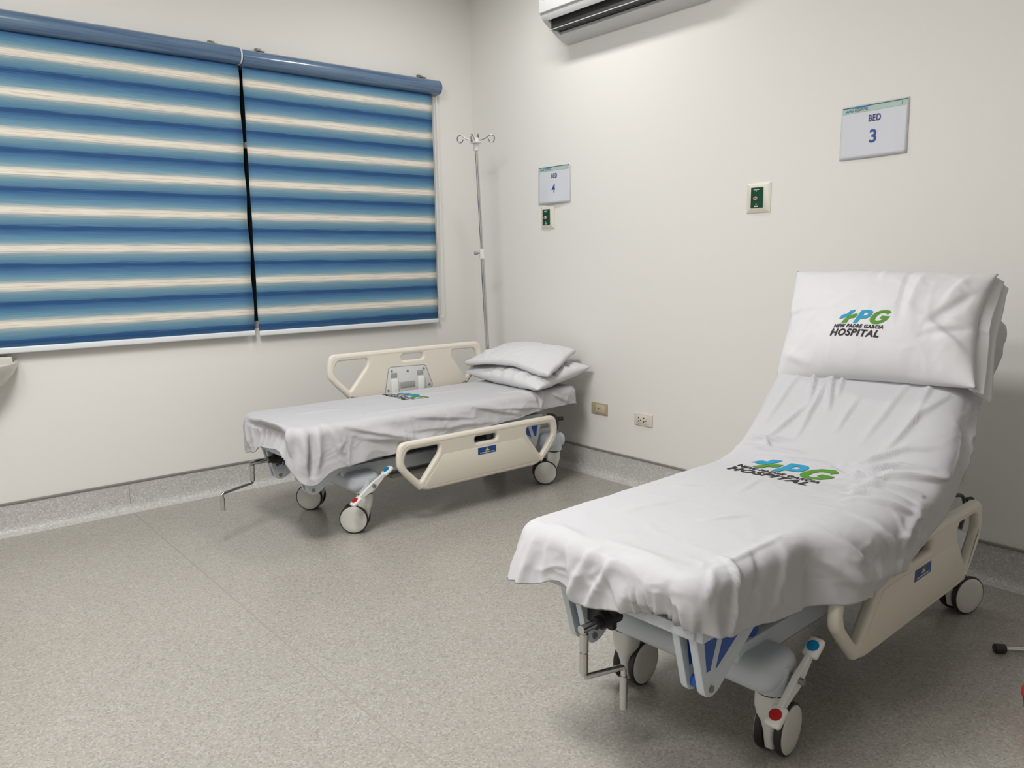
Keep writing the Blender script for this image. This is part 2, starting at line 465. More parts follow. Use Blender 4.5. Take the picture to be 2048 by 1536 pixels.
# ================================================================ BLINDS
def blind(xa, xb, ztop, zbot, label, ends, yoff, wave):
    t = thing('roller_blind', label, 'blind', ((xa + xb) / 2, 0, zbot))
    ox, oz = (xa + xb) / 2, zbot
    # valance: curved glossy cassette
    bm = bmesh.new()
    prof = []
    for k in range(15):
        a = R(-60 + 165 * k / 14)
        prof.append((-0.045 - 0.045 * math.cos(a), ztop - 0.046 + 0.046 * math.sin(a)))
    prof = [(-0.02, ztop - 0.092)] + prof + [(0.0, ztop), (0.0, ztop - 0.092)]
    rings = [[bm.verts.new((x - ox, y, z - oz)) for y, z in prof] for x in (xa, xb)]
    for i in range(len(prof)):
        j = (i + 1) % len(prof)
        bm.faces.new((rings[0][i], rings[0][j], rings[1][j], rings[1][i]))
    bm.faces.new(rings[0]); bm.faces.new(list(reversed(rings[1])))
    obj('valance', bm, M_valance, t)
    for e in ends:
        bm = bmesh.new()
        xx = (xa if e < 0 else xb) - ox
        pr = [(y * 1.03, z - oz) for y, z in prof]
        prism(bm, pr, lambda u, v, d: (xx + d, u, v), -0.004, 0.004)
        obj('end_cap', bm, M_bar if e < 0 or len(ends) == 1 and e > 0 and xb < -1 else M_valance, t)
    # fabric
    fa, fb = xa + 0.008, xb - (0.008 if xb < -1 else 0.045)
    NX, NZ = 24, 40
    vs, fs = [], []
    zt, zb = ztop - 0.085, zbot + 0.022
    for j in range(NZ + 1):
        for i in range(NX + 1):
            u, v = i / NX, j / NZ
            x = fa + (fb - fa) * u; z = zt + (zb - zt) * v
            edge = 0.004 * math.sin(v * 30) * (0.3 if i not in (0, NX) else 1) * wave
            vs.append((x - ox + edge * (1 if i else -1) * 0.8, yoff + 0.0015 * math.sin(v * 21 + u * 3), z - oz))
    for j in range(NZ):
        for i in range(NX):
            a = j * (NX + 1) + i
            fs.append((a, a + 1, a + NX + 2, a + NX + 1))
    f = raw('fabric', vs, fs, M_blind, t)
    so = f.modifiers.new('thick', 'SOLIDIFY'); so.thickness = 0.0012
    # the stripes follow the height above the floor, so undo the object offset
    me = f.data
    bm = bmesh.new()
    box(bm, fa - ox, fb - ox, yoff - 0.011, yoff + 0.009, -0.004, 0.026, 0.006, 3)
    obj('bottom_bar', bm, M_bar, t)
    return t, f
tL, fL = blind(-3.40, -1.624, 2.468, 0.898, 'left zebra blind with blue and cream stripes beside the dark gap', (1,), -0.040, 1.0)
tR, fR = blind(-1.616, -0.312, 2.462, 0.893, 'right zebra blind with blue and cream stripes, ending near room corner', (1,), -0.038, 0.4)
for t, zb in ((tL, 0.898), (tR, 0.893)):
    for c in children(t):
        c.data.transform(Matrix.Translation((0, 0, zb)))
    t.location.z = 0.0
# chain of the right blind and the white frame strip beside it
bm = bmesh.new()
pts = [(-0.333, -0.028, 2.37), (-0.335, -0.028, 1.6), (-0.338, -0.028, 1.02), (-0.342, -0.03, 0.955), (-0.330, -0.034, 0.925), (-0.312, -0.034, 0.93), (-0.306, -0.034, 0.96), (-0.308, -0.034, 1.3), (-0.318, -0.034, 2.37)]
tube(bm, [(x - tR.location.x, y, z) for x, y, z in round_path(pts, 0.03)], 0.0022, 6)
obj('bead_chain', bm, M_bar, tR)
for x, par in ((-1.76, tL), (-1.50, tR), (-0.43, tR)):
    bm = bmesh.new()
    lx = x - par.location.x
    zt = 2.466
    box(bm, lx - 0.022, lx + 0.022, -0.055, 0.0, zt - 0.002, zt + 0.004, 0.001)
    box(bm, lx - 0.016, lx + 0.016, -0.018, 0.0, zt, zt + 0.022, 0.002)
    cyl(bm, (lx, -0.04, zt), (lx, -0.04, zt + 0.011), 0.006, n=10)
    obj('bracket', bm, M_bracket, par)

# ================================================================ WALL THINGS ON THE RIGHT WALL (x = 0, seen from -x; right of the picture is -y)
def wall_fn(yc, zc, d):           # u to the viewer's right, v up, on the right wall, in front by d
    return lambda u, v: Vector((-d, yc - u, zc + v))
def sign(yc, zc, wd, ht, num, label, curl, tilt):
    t = thing('bed_sign', label, 'sign', (0, yc, zc))
    NU, NV = 22, 18
    def S(u, v, off=0.0):
        a, b = u / wd + 0.5, v / ht + 0.5
        d = 0.0020 + curl * (0.5 + 0.5 * math.cos(2 * PI * (a - 0.5))) * (1 - b) ** 2 * 0.9 + 0.003 * (1 - b)
        u2, v2 = u, v + tilt * u
        return Vector((-d - off, -u2, v2))
    def sheet(name, uw, vh, off, m, v_off=0.0):
        vs, fs = [], []
        for j in range(NV + 1):
            for i in range(NU + 1):
                vs.append(S((i / NU - 0.5) * uw, (j / NV - 0.5) * vh + v_off, off))
        for j in range(NV):
            for i in range(NU):
                a = j * (NU + 1) + i
                fs.append((a, a + 1, a + NU + 2, a + NU + 1))
        o = raw(name, vs, fs, m, t)
        s = o.modifiers.new('thick', 'SOLIDIFY'); s.thickness = 0.0005; s.offset = 0
        return o
    sheet('laminate', wd, ht, 0.0, M_lam)
    sheet('paper', wd - 0.006, ht - 0.006, 0.0012, M_paper)
    g = lambda u, v: S(u, v, 0.0026)
    g2 = lambda u, v: S(u, v, 0.0032)
    hw, hh = wd / 2, ht / 2
    rc = lambda a, b, c, d: [(a, c), (b, c), (b, d), (a, d)]
    flat_obj('header_band', [rc(-hw + .006, hw - .006, hh - .030, hh - .006)], g, M_head, t, 0.012)
    flat_obj('header_line', [rc(-hw + .006, hw - .006, hh - .009, hh - .005)], g2, M_headline, t, 0.012)
    flat_obj('header_line', [rc(-hw + .045, -hw + .125, hh - .011, hh - .005)], lambda u, v: S(u, v, 0.0038), M_headblue, t, 0.012)
    k = 0.030
    gl = lambda x, y: g2(-hw + .016 + x * k, hh - .030 + y * k)
    dn = lambda q: [(x, y - .2) for x, y in q]
    for nm, poly, m in (('blue_cross_half', dn(LG_BLUE1), M_ink_teal), ('green_cross_half', dn(LG_GREEN1), M_ink_green), ('blue_letter', {'o': dn(LG_P['o']), 'h': dn(LG_P['h'])}, M_ink_teal), ('green_letter', dn(LG_G), M_ink_green)):
        flat_obj(nm, [poly], gl, m, t)
    text_obj('lettering', 'HOSPITAL', (-hw + .060, -hw + .118, hh - .0255, hh - .012), g2, M_headline, t, bold=0.02, shear=0.2)
    flat_obj('header_mark', [rc(hw - .030, hw - .028, hh - .026, hh - .013)], g2, M_headline, t)
    text_obj('lettering', 'BED', (-.022, .030, hh - .075, hh - .047), g, M_ink_navy, t, bold=0.03)
    text_obj('numeral', num, (-.014, .016, hh - .163, hh - .108), g, M_ink_blue, t, bold=0.022 if num == '3' else 0.010)
    return t
sign(-2.797, 1.822, 0.288, 0.222, '3', 'white laminated sign reading BED 3 on the wall above the raised bed', 0.004, 0.016)
sign(-0.820, 1.757, 0.285, 0.228, '4', 'white laminated sign reading BED 4 above a green call plate', 0.012, 0.0)

def call_plate(yc, zc, label, wd=.130, ht=.140, pull=True):
    t = thing('nurse_call_plate', label, 'call button', (0, yc, zc), group='green nurse call plates')
    bm = bmesh.new()
    hw, hh = wd / 2, ht / 2; iw, ih = .034, .049
    o = [(-hw, -hh), (hw, -hh), (hw, hh), (-hw, hh)]
    i_ = [(-iw, -ih), (iw, -ih), (iw, ih), (-iw, ih)]
    A = [bm.verts.new((0, -u, v)) for u, v in o]; A2 = [bm.verts.new((-.003, -u, v)) for u, v in o]
    B = [bm.verts.new((-.016, -u, v)) for u, v in i_]
    for k in range(4):
        j = (k + 1) % 4
        bm.faces.new((A[k], A[j], A2[j], A2[k])); bm.faces.new((A2[k], A2[j], B[j], B[k]))
    bm.faces.new(B); bm.faces.new(list(reversed(A)))
    obj('plate', bm, M_plate, t)
    bm = bmesh.new(); box(bm, -.0185, -.0155, -iw + .001, iw - .001, -ih + .001, ih - .001, 0.0005, 1)
    obj('green_panel', bm, M_green, t)
    bm = bmesh.new()
    cyl(bm, (-.018, .006, -.003), (-.026, .006, -.003), .010, .008, n=18)
    obj('button', bm, M_outlet, t)
    bm = bmesh.new(); cyl(bm, (-.025, .006, -.003), (-.028, .006, -.003), .005, .0045, n=14)
    obj('button_face', bm, M_red, t)
    g = lambda u, v: Vector((-.0192, -u, v))
    rects = []
    for (a, b, c, d) in ((-.018, .012, .036, .0385), (-.006, -.001, .029, .034), (-.012, .008, -.043, -.040), (-.005, .000, -.033, -.027), (-.012, -.006, -.0385, -.0365), (.002, .006, -.0385, -.0365)):
        rects.append([(a, c), (b, c), (b, d), (a, d)])
    for rc_ in rects: flat_obj('printed_mark', [rc_], g, M_inkwhite, t)
    return t
call_plate(-2.256, 1.579, 'green nurse call plate in ivory frame, alone on the wall between the two signs')
call_plate(-0.762, 1.563, 'green nurse call plate in ivory frame, just under the BED 4 sign', .124, .143)

def outlet(yc, zc, label, kind):
    t = thing('wall_outlet', label, 'outlet', (0, yc, zc), group='low wall outlets')
    pm = M_tan if kind == 'tan' else M_outlet
    bm = bmesh.new(); box(bm, -.008, 0, -.0665, .0665, -.036, .036, .004, 3)
    obj('cover_plate', bm, pm, t)
    bm = bmesh.new(); box(bm, -.0115, -.007, -.030 if kind != 'tan' else -.050, .046 if kind != 'tan' else .026, -.024, .024, .0015)
    obj('socket_face', bm, M_tan2 if kind == 'tan' else M_outlet, t)
    bm = bmesh.new()
    if kind == 'tan':
        cyl(bm, (-.0125, .0, .0), (-.0113, .0, .0), .004, n=10)
        cyl(bm, (-.0125, -.014, .008), (-.0113, -.014, .008), .0025, n=10)
    else:
        for cy in (.028, -.010):
            for dz in (.010, -.010): box(bm, -.0125, -.0113, cy - .003, cy + .004, dz - .0035, dz + .0045)
            cyl(bm, (-.0125, cy - .014, -.003), (-.0113, cy - .014, -.003), .0035, n=10)
    obj('slots', bm, M_hole, t)
    if kind == 'plug':
        bm = bmesh.new(); box(bm, -.045, -.010, .018, .048, -.040, -.008, .004, 2)
        tube(bm, round_path([(-.04, .033, -.02), (-.05, .035, -.06), (-.03, .06, -.2), (-.03, .10, -.30)], .03), .003, 8)
        obj('plug', bm, M_black, t)
    return t
outlet(-1.211, .409, 'small tan socket plate on the wall close to the corner, left of the white one', 'tan')
outlet(-1.556, .391, 'white double socket plate low on the wall between the two beds', 'double')
outlet(-3.17, .432, 'grey socket plate half hidden behind the raised backrest, with black plug', 'plug')

# ---- air conditioner
t = thing('air_conditioner', 'white split air conditioner mounted high on the wall, louvre open', 'air conditioner', (0, -1.45, 2.545))
AL = 0.50
pr = [(0, 0), (-.045, .003), (-.150, .055), (-.205, .100), (-.225, .135), (-.228, .20), (-.215, .30), (-.10, .315), (0, .315)]
# body without the mouth: two ends plus shell strips
bm = bmesh.new()
def shell(bm, ya, yb, pr, skip=()):
    r0 = [bm.verts.new((x, ya, z)) for x, z in pr]; r1 = [bm.verts.new((x, yb, z)) for x, z in pr]
    for i in range(len(pr)):
        if i in skip: continue
        j = (i + 1) % len(pr)
        bm.faces.new((r0[i], r0[j], r1[j], r1[i]))
    return r0, r1
pr2 = [(0, 0), (-.050, .004), (-.100, .030), (-.198, .092), (-.222, .118), (-.228, .150), (-.228, .21), (-.215, .30), (-.10, .315), (0, .315)]
r0, r1 = shell(bm, AL, AL - .035, pr2); bm.faces.new(r0); bm.faces.new(list(reversed(r1)))
r0, r1 = shell(bm, -AL + .035, -AL, pr2); bm.faces.new(r0); bm.faces.new(list(reversed(r1)))
pr_low = [(0, 0), (-.050, .004), (-.100, .030), (-.100, .045), (0, .045)]
r0, r1 = shell(bm, AL - .035, -AL + .035, pr_low); bm.faces.new(r0); bm.faces.new(list(reversed(r1)))
pr_up = [(-.198, .092), (-.222, .118), (-.228, .150), (-.228, .21), (-.215, .30), (-.10, .315), (0, .315), (0, .20), (-.185, .105)]
r0, r1 = shell(bm, AL - .035, -AL + .035, pr_up); bm.faces.new(r0); bm.faces.new(list(reversed(r1)))
obj('casing', bm, M_ac, t)
bm = bmesh.new(); box(bm, -.236, -.220, -AL + .004, AL - .001, .128, .30, .005, 3)
fp = obj('front_panel', bm, M_ac, t)
bm = bmesh.new(); box(bm, -.17, -.01, -AL + .034, AL - .034, .047, .24)
obj('air_duct', bm, M_black, t)
bm = bmesh.new()
Tm = Matrix.Translation((-.148, 0, .056)) @ Matrix.Rotation(R(-20), 4, 'Y')
box(bm, -.026, .020, -AL + .020, AL - .012, -.0022, .0022, .001, 1, Tm)
lv = obj('louvre', bm, M_ac, t)
bm = bmesh.new()
bm.free()
for yy in (AL - .08, AL - .31, AL - .55, AL - .80):
    bm = bmesh.new(); box(bm, -.152, -.146, yy - .004, yy + .004, .050, .082)
    obj('louvre_arm', bm, M_grey, lv)
bm = bmesh.new(); 
for k in range(17):
    yy = AL - .06 - k * .055
    box(bm, -.135, -.075, yy - .001, yy + .001, .045, .10)
vn = obj('vane', bm, M_dark, t)
vn['kind'] = 'stuff'
bm = bmesh.new()
cen = Vector((-.2365, AL - .055, .205))
ring = []
for k in range(28):
    a = 2 * PI * k / 28
    ring.append(bm.verts.new(cen + Vector((0, -.030 * math.cos(a), .0145 * math.sin(a) + .0))))
bm.faces.new(ring)
bg = obj('badge', bm, M_logo, t, smooth=False)
text_obj('lettering', 'Carrier', (-.023, .023, -.005, .007), lambda u, v: cen + Vector((-.0008, -u, v)), M_inkwhite, bg, shear=0.3)

# ================================================================ THE STRETCHER BEDS
def xz(y_of):  # prism mapping in the x-z plane with depth along y
    return lambda u, v, d: (u, y_of + d, v)
def rail_shape():
    outer = round_path([(-.440, .355, 0), (-.425, .432, 0), (.605, .432, 0), (.620, .34, 0), (.480, .168, 0), (-.300, .168, 0), (-.437, .300, 0)],
                       [.04, .07, .07, .05, .05, .05, .05], 7, True)
    hl = round_path([(-.400, .350, 0), (-.382, .391, 0), (-.190, .391, 0), (-.196, .350, 0), (-.312, .215, 0), (-.402, .315, 0)],
                    [.03, .045, .022, .02, .02, .035], 6, True)
    hr = round_path([(.580, .350, 0), (.562, .391, 0), (.385, .391, 0), (.388, .350, 0), (.492, .215, 0), (.582, .315, 0)],
                    [.03, .045, .022, .02, .02, .035], 6, True)
    sl = round_path([(.030, .394, 0), (.178, .394, 0), (.178, .360, 0), (.030, .360, 0)], .018, 6, True)
    return [[(p.x, p.y) for p in q] for q in (outer, hl, hr, sl)]
RAIL = rail_shape()
def side_rail(parent, yc, lift, side, mirror=False, mech=False):
    """side=-1: outside face towards -y"""
    sx = 1
    mtx = Matrix(((sx, 0, 0, 0), (0, 0, 1, yc), (0, 1, 0, lift), (0, 0, 0, 1)))
    r = curve_plate('side_rail', RAIL, 0.017, 0.0135, mtx, M_rail, parent)
    # grip bars round the two openings and along the top stand proud of the panel
    bm = bmesh.new()
    path = [(-.180, .412), (-.425, .412), (-.421, .31), (-.305, .190), (-.185, .365)]
    top = round_path([(-.305, yc, .190 + lift), (-.420, yc, .305 + lift), (-.420, yc, .413 + lift), (.600, yc, .413 + lift), (.602, yc, .305 + lift), (.487, yc, .190 + lift)], [0, .05, .06, .06, .05, 0], 7)
    tube(bm, top, 0.0185, 14)
    obj('grip_bar', bm, M_rail, r)
    bm = bmesh.new()
    f = yc + side * 0.0165
    poly = [(-.170, .337), (.358, .337), (.470, .205), (.455, .188), (-.275, .188), (-.287, .205)]
    prism(bm, [(u, v + lift) for u, v in poly], lambda u, v, d: (u, f + side * d, v), -0.002, 0.0018, 0.001)
    obj('panel_ledge', bm, M_rail, r)
    if not mech:
        bm = bmesh.new(); box(bm, .045, .165, f + side * .0015, f + side * .003, .296 + lift, .332 + lift)
        st = obj('sticker', bm, M_sticker, r, smooth=False)
        g = lambda u, v: Vector((u, f + side * .0034, v + lift))
        o1 = flat_obj('yellow_mark', [[(.088, .313), (.097, .316), (.101, .325), (.107, .326), (.111, .318), (.124, .313), (.118, .311), (.094, .311)]], g, M_yellow, r)
        pr = []
        for k in range(11): pr.append([(.058 + k * .0088, .301), (.0645 + k * .0088, .301), (.0645 + k * .0088, .305), (.058 + k * .0088, .305)])
        flat_obj('printed_marks', pr, g, M_inkwhite, r)
    else:
        fi = yc - side * 0.0165
        def onface(d): return lambda u, v, q: (u, fi - side * (d + q), v)
        bm = bmesh.new()
        prism(bm, [(-.088, .560), (-.060, .694), (-.045, .700), (.175, .694), (.190, .685), (.232, .575), (.225, .555), (-.085, .545)], onface(0), -0.001, 0.004, 0.001)
        obj('latch_plate', bm, M_mech, r)
        bm = bmesh.new()
        prism(bm, [(-.094, .556), (-.064, .699), (-.045, .705), (.177, .699), (.196, .690), (.239, .575), (.230, .548), (-.09, .540)], onface(0), -0.001, 0.001)
        obj('latch_rim', bm, M_grey, r)
        for cx in (-.030, .150):
            bm = bmesh.new(); box(bm, cx - .022, cx + .022, min(fi - side * .004, fi - side * .018), max(fi - side * .004, fi - side * .018), .50, .632, .004)
            obj('latch_arm', bm, M_white, r)
        for cx in (-.030, .150):
            bm = bmesh.new(); box(bm, cx - .022, cx + .020, min(fi - side * .003, fi - side * .006), max(fi - side * .003, fi - side * .006), .640, .668, .002)
            obj('latch_slot', bm, M_grey, r)
        bm = bmesh.new(); box(bm, .010, .110, min(fi - side * .003, fi - side * .008), max(fi - side * .003, fi - side * .008), .575, .610, .002)
        obj('latch_slot', bm, M_grey, r)
        for cx, cz in ((.062, .672), (-.045, .680), (.175, .676), (-.072, .570), (.212, .575)):
            bm = bmesh.new(); cyl(bm, (cx, fi - side * .003, cz), (cx, fi - side * .0075, cz), .006, n=12)
            obj('bolt', bm, M_bolt, r)
    return r

def caster(parent, x, y, rz, proto=None):
    if proto:
        o = proto.copy(); C.objects.link(o); o.parent = parent; o.location = (x, y, 0); o.rotation_euler = (0, 0, rz)
        for c in children(proto):
            d = c.copy(); C.objects.link(d); d.parent = o
        return o
    # fork: shell between the two wheels widening to the stem
    bm = bmesh.new()
    secs = [(.030, .026, .0155, -.024), (.055, .030, .0155, -.020), (.085, .032, .0165, -.015), (.110, .033, .022, -.010), (.132, .035, .033, -.004), (.155, .036, .037, 0), (.190, .036, .036, 0), (.197, .034, .034, 0)]
    rings = []
    for z, hx, hy, cx in secs:
        ring = []
        for k in range(24):
            a = 2 * PI * k / 24; c_, s_ = math.cos(a), math.sin(a)
            e = 0.65
            ring.append(bm.verts.new((cx + hx * math.copysign(abs(c_) ** e, c_) * 1.05, hy * math.copysign(abs(s_) ** e, s_), z)))
        rings.append(ring)
    for A, B in zip(rings, rings[1:]):
        for k in range(24): bm.faces.new((A[k], A[(k + 1) % 24], B[(k + 1) % 24], B[k]))
    bm.faces.new(rings[0]); bm.faces.new(list(reversed(rings[-1])))
    fork = obj('caster', bm, M_white, parent)
    fork.location = (x, y, 0); fork.rotation_euler = (0, 0, rz)
    for s in (-1, 1):
        bm = bmesh.new()
        a, b = (.0165, .037)
        prof = [(.050, a), (.064, a), (.069, a + .004), (.071, a + .010), (.071, b - .005), (.0695, b - .001), (.067, b), (.060, b - .003)]
        lathe(bm, [(r_, s * h_) for r_, h_ in prof], 40, 'Y', (-.052, 0, .071))
        obj('tire', bm, M_black, fork)
        bm = bmesh.new()
        prof = [(.0640, b - .003), (.0645, b + .0010), (.062, b + .003), (.040, b + .0045), (.010, b + .005)]
        lathe(bm, [(r_, s * h_) for r_, h_ in prof], 40, 'Y', (-.052, 0, .071))
        obj('wheel_cover', bm, M_cover, fork)
    bm = bmesh.new(); lathe(bm, [(.035, .190), (.040, .193), (.040, .200), (.037, .204)], 28, 'Z', (0, 0, 0))
    obj('stem_ring', bm, M_black, fork)
    return fork

def pedal(parent, x, y, side, ang):
    """brake pedal rocker outside the caster stem; red pad towards the foot end"""
    y = y + side * 0.075
    def P(t, h=0.0): return Vector((x + t * math.cos(ang) - h * math.sin(ang), y, .243 + t * math.sin(ang) + h * math.cos(ang)))
    bm = bmesh.new()
    outline = [(-.090, -.009), (-.040, -.012), (-.012, -.022), (.010, -.022), (.030, -.013), (.080, -.008), (.080, .009), (.04, .009), (.0, .013), (-.045, .010), (-.090, .010)]
    prism(bm, outline, lambda u, v, d: P(u, v) + Vector((0, d, 0)), -.008, .008, .002)
    p = obj('brake_pedal', bm, M_white, parent)
    bm = bmesh.new(); cyl(bm, P(0) + Vector((0, -.02, 0)), P(0) + Vector((0, .012, 0)), .009, n=14)
    cyl(bm, P(0) + Vector((0, side * -.065, 0)), P(0) + Vector((0, 0, 0)), .011, n=14)
    obj('pivot_bolt', bm, M_bolt, p)
    for t0, m, nm in ((-.112, M_red, 'red_pad'), (.100, M_cyan, 'blue_pad')):
        c = P(t0)
        bm = bmesh.new()
        q = Matrix.Translation(c) @ Matrix.Rotation(-ang, 4, 'Y')
        box(bm, -.029, .029, -.021, .021, -.010, .010, .008, 3, q)
        obj('pad', bm, M_white, p)
        bm = bmesh.new()
        nrm = (Matrix.Rotation(-ang, 3, 'Y') @ Vector((0, 0, 1)))
        cyl(bm, c + nrm * .009, c + nrm * .0115, .016, n=24)
        d_ = obj(nm, bm, m, p)
    return p

def truss(parent, y, mirror, s, hw=.012):
    """one shaped white side plate with blue fields; tip down near the caster"""
    g = -1 if mirror else 1
    sh = .310 if mirror else 0.0
    T = lambda u, v, d: (g * (u + sh), y + d, v)
    bm = bmesh.new()
    op = round_path([(-.905, .425, 0), (-.852, .236, 0), (-.812, .236, 0), (-.540, .425, 0)], [.0, .024, .026, 0], 5)
    prism(bm, [(p.x, p.y) for p in op], T, -hw, hw, .003)
    pl = obj('truss_plate', bm, M_steel, parent)
    for sd in (-1, 1):
        bm = bmesh.new()
        e0, e1 = sd * (hw - .0008), sd * (hw + .0008)
        prism(bm, [(-.868, .410), (-.852, .305), (-.838, .305), (-.800, .410)], T, e0, e1)
        prism(bm, [(-.775, .410), (-.815, .300), (-.700, .372), (-.645, .410)], T, e0, e1)
        obj('blue_field', bm, M_blue, pl)
    return pl

def build_bed(label, loc, rz, raised, far_up, crank, up_off):
    t = thing('hospital_stretcher', label, 'hospital bed', loc, rz, group='hospital stretcher beds')
    # chassis
    bm = bmesh.new()
    for cx in (-.580, .670):
        box(bm, cx - .085, cx + .085, -.300, .272, .212, .302, .040, 6)
        for cy in (-.258, .225): cyl(bm, (cx + .008, cy, .202), (cx + .008, cy, .272), .050, .043, n=32)
    box(bm, -.60, .60, -.13, -.08, .225, .275, .006); box(bm, -.60, .60, .08, .13, .225, .275, .006)
    obj('base_frame', bm, M_steel, t)
    bm = bmesh.new(); box(bm, -.36, .36, -.16, .16, .20, .226, .01); obj('base_cover', bm, M_grey, t)
    for cx in (-.30, .30):
        bm = bmesh.new(); box(bm, cx - .06, cx + .06, -.10, .10, .20, .40, .012); 
        box(bm, cx - .045, cx + .045, -.08, .08, .38, .430, .006)
        obj('lift_column', bm, M_dark, t)
    # lift arms, slanted white bars
    for sy in (-1, 1):
        bm = bmesh.new(); box(bm, -.66, .72, min(sy * .185, sy * .215), max(sy * .185, sy * .215), .262, .328, .006, 2)
        obj('side_beam', bm, M_steel, t)
        bm = bmesh.new(); cyl(bm, (-.585, sy * .185, .350), (-.585, sy * .212, .350), .021, n=24)
        obj('beam_roller', bm, M_blue, t)
        for gx in (-1, 1):
            bm = bmesh.new(); a_, b_ = Vector((gx * .55, sy * .15, .30)), Vector((gx * .20 - .04, sy * .15, .385 + up_off[1]))
            cyl(bm, a_, b_, .018, n=12)
            obj('lift_arm', bm, M_steel, t)
    # casters and brake pedals
    W_ = crank['w']
    a = caster(t, -.572, -.258, R(W_[0]))
    caster(t, -.572, .225, R(W_[1]), a); caster(t, .678, -.258, R(W_[2]), a); caster(t, .678, .225, R(W_[3]), a)
    pedal(t, -.560, -.245, -1, R(34)); pedal(t, -.560, .215, 1, R(34))
    # upper frame: everything that rides on the lift (shifted by up_off)
    up = []
    bm = bmesh.new()
    for sy in (-.255, .255): box(bm, -.90, .58, sy - .014, sy + .014, .398, .432, .004)
    for cx in (-.89, -.3, .3, .56): box(bm, cx - .018, cx + .018, -.25, .25, .400, .430, .004)
    uf = obj('upper_frame', bm, M_steel, t); up.append(uf)
    for y, mir, hw in ((-.238, False, .011), (-.190, False, .010), (.175, False, .010), (.130, False, .010), (-.250, True, .012), (-.200, True, .010), (.200, True, .010), (.250, True, .012)):
        tp = truss(t, y, mir, 1, hw); up.append(tp)
        if not mir:
            bm = bmesh.new(); sg = 1 if y > 0 else -1
            yo = y - hw if y > 0 else y - hw
            for bx, bz in ((-.832, .256), (-.742, .352)):
                if y < 0 and bz > .3: continue
                cyl(bm, (bx, yo + .002, bz), (bx, yo - .004, bz), .0095, n=6)
                bb = obj('bolt', bm, M_bolt, tp); bm = bmesh.new()
            bm.free()
    for g, yy0, yy1 in ((-1, -.228, -.199), (-1, .139, .166), (1, -.238, -.210), (1, .210, .238)):
        bm = bmesh.new(); xx = -.832 if g < 0 else .522
        cyl(bm, (xx, yy0, .260), (xx, yy1, .260), .016, n=20)
        up.append(obj('roller', bm, M_blue, t))
    # rails
    up.append(side_rail(t, -.345, 0.0, -1))
    up.append(side_rail(t, .345, .374 if far_up else 0.0, 1, mech=far_up))
    for sy in (-1, 1):
        for bx in (-.03, .15):
            bm = bmesh.new()
            lift = far_up and sy > 0
            box(bm, bx - .02, bx + .02, min(sy * .26, sy * .330), max(sy * .26, sy * .330), .392, .425, .003)
            if lift: box(bm, bx - .02, bx + .02, sy * .312, sy * .325, .40, .60, .003)
            else: box(bm, bx - .02, bx + .02, min(sy * .312, sy * .328), max(sy * .312, sy * .328), .22, .42, .003)
            up.append(obj('rail_bracket', bm, M_dark, t))
    # drip pole socket at the head, with its black knob
    for sy in (-1, 1):
        bm = bmesh.new(); tube(bm, round_path([(.63, sy * .26, .415), (.685, sy * .275, .41), (.700, sy * .28, .35), (.66, sy * .28, .29)], .03), .007, 10)
        sk = obj('pole_socket', bm, M_dark, t); up.append(sk)
        bm = bmesh.new(); cyl(bm, (.698, sy * .278, .385), (.726, sy * .29, .385), .012, n=16); obj('socket_knob', bm, M_black, sk)
    # crank
    P = [Vector(p) for p in crank['pts']]
    bm = bmesh.new()
    cyl(bm, (-.820, P[0].y, P[0].z), (-.885, P[0].y, P[0].z), .022, n=24)
    cyl(bm, (-.885, P[0].y, P[0].z), (-.905, P[0].y, P[0].z), .016, n=24)
    box(bm, -.86, -.84, P[0].y - .02, .122, P[0].z - .03, P[0].z + .03, .004)
    up.append(obj('crank_socket', bm, M_black, t))
    bm = bmesh.new(); cyl(bm, (-.90, P[0].y, P[0].z), (P[0].x - .012, P[0].y, P[0].z), .0115, n=18); tube(bm, [(P[0].x + .02, P[0].y, P[0].z)] + round_path([P[0], P[1], P[2], P[3]], .012, 5), .0078, 14)
    cyl(bm, P[0] + (P[1] - P[0]) * .10, P[0] + (P[1] - P[0]) * .46, .0115, n=18)
    cyl(bm, P[0] + (P[1] - P[0]) * .49, P[0] + (P[1] - P[0]) * .90, .0112, n=18)
    ch = obj('crank', bm, M_chrome, t); up.append(ch)
    bm = bmesh.new(); cyl(bm, P[2] + (P[3] - P[2]) * .22, P[3], .0105, n=18)
    obj('crank_grip', bm, M_chrome, ch)
    # mattress platform and mattress follow the backrest
    prof = profile(raised)
    def strip(bm, s0, s1, zt, zb, hy, n):
        rings = []
        for k in range(n + 1):
            s = s0 + (s1 - s0) * k / n
            p, nn = prof(s)
            rings.append([bm.verts.new((p.x + nn.x * z, y, p.z + nn.z * z)) for y, z in ((-hy, zb), (hy, zb), (hy, zt), (-hy, zt))])
        for A, B in zip(rings, rings[1:]):
            for k in range(4): bm.faces.new((A[k], A[(k + 1) % 4], B[(k + 1) % 4], B[k]))
        bm.faces.new(rings[0]); bm.faces.new(list(reversed(rings[-1])))
    bm = bmesh.new(); strip(bm, -.87, .80, -.098, -.118, .24, 40)
    up.append(obj('platform', bm, M_grey, t))
    bm = bmesh.new(); strip(bm, -.885, .815, -.022, -.097, .25, 60)
    up.append(obj('mattress', bm, M_mattress, t))
    if raised:
        p, nn = prof(.62); q = p - nn * .12
        for sy in (-.16, .16):
            bm = bmesh.new(); cyl(bm, (.30, sy, .40), (q.x, sy, q.z), .014, n=14)
            up.append(obj('backrest_strut', bm, M_dark, t))
    for o in up: o.location = (up_off[0], 0, up_off[1])
    return t

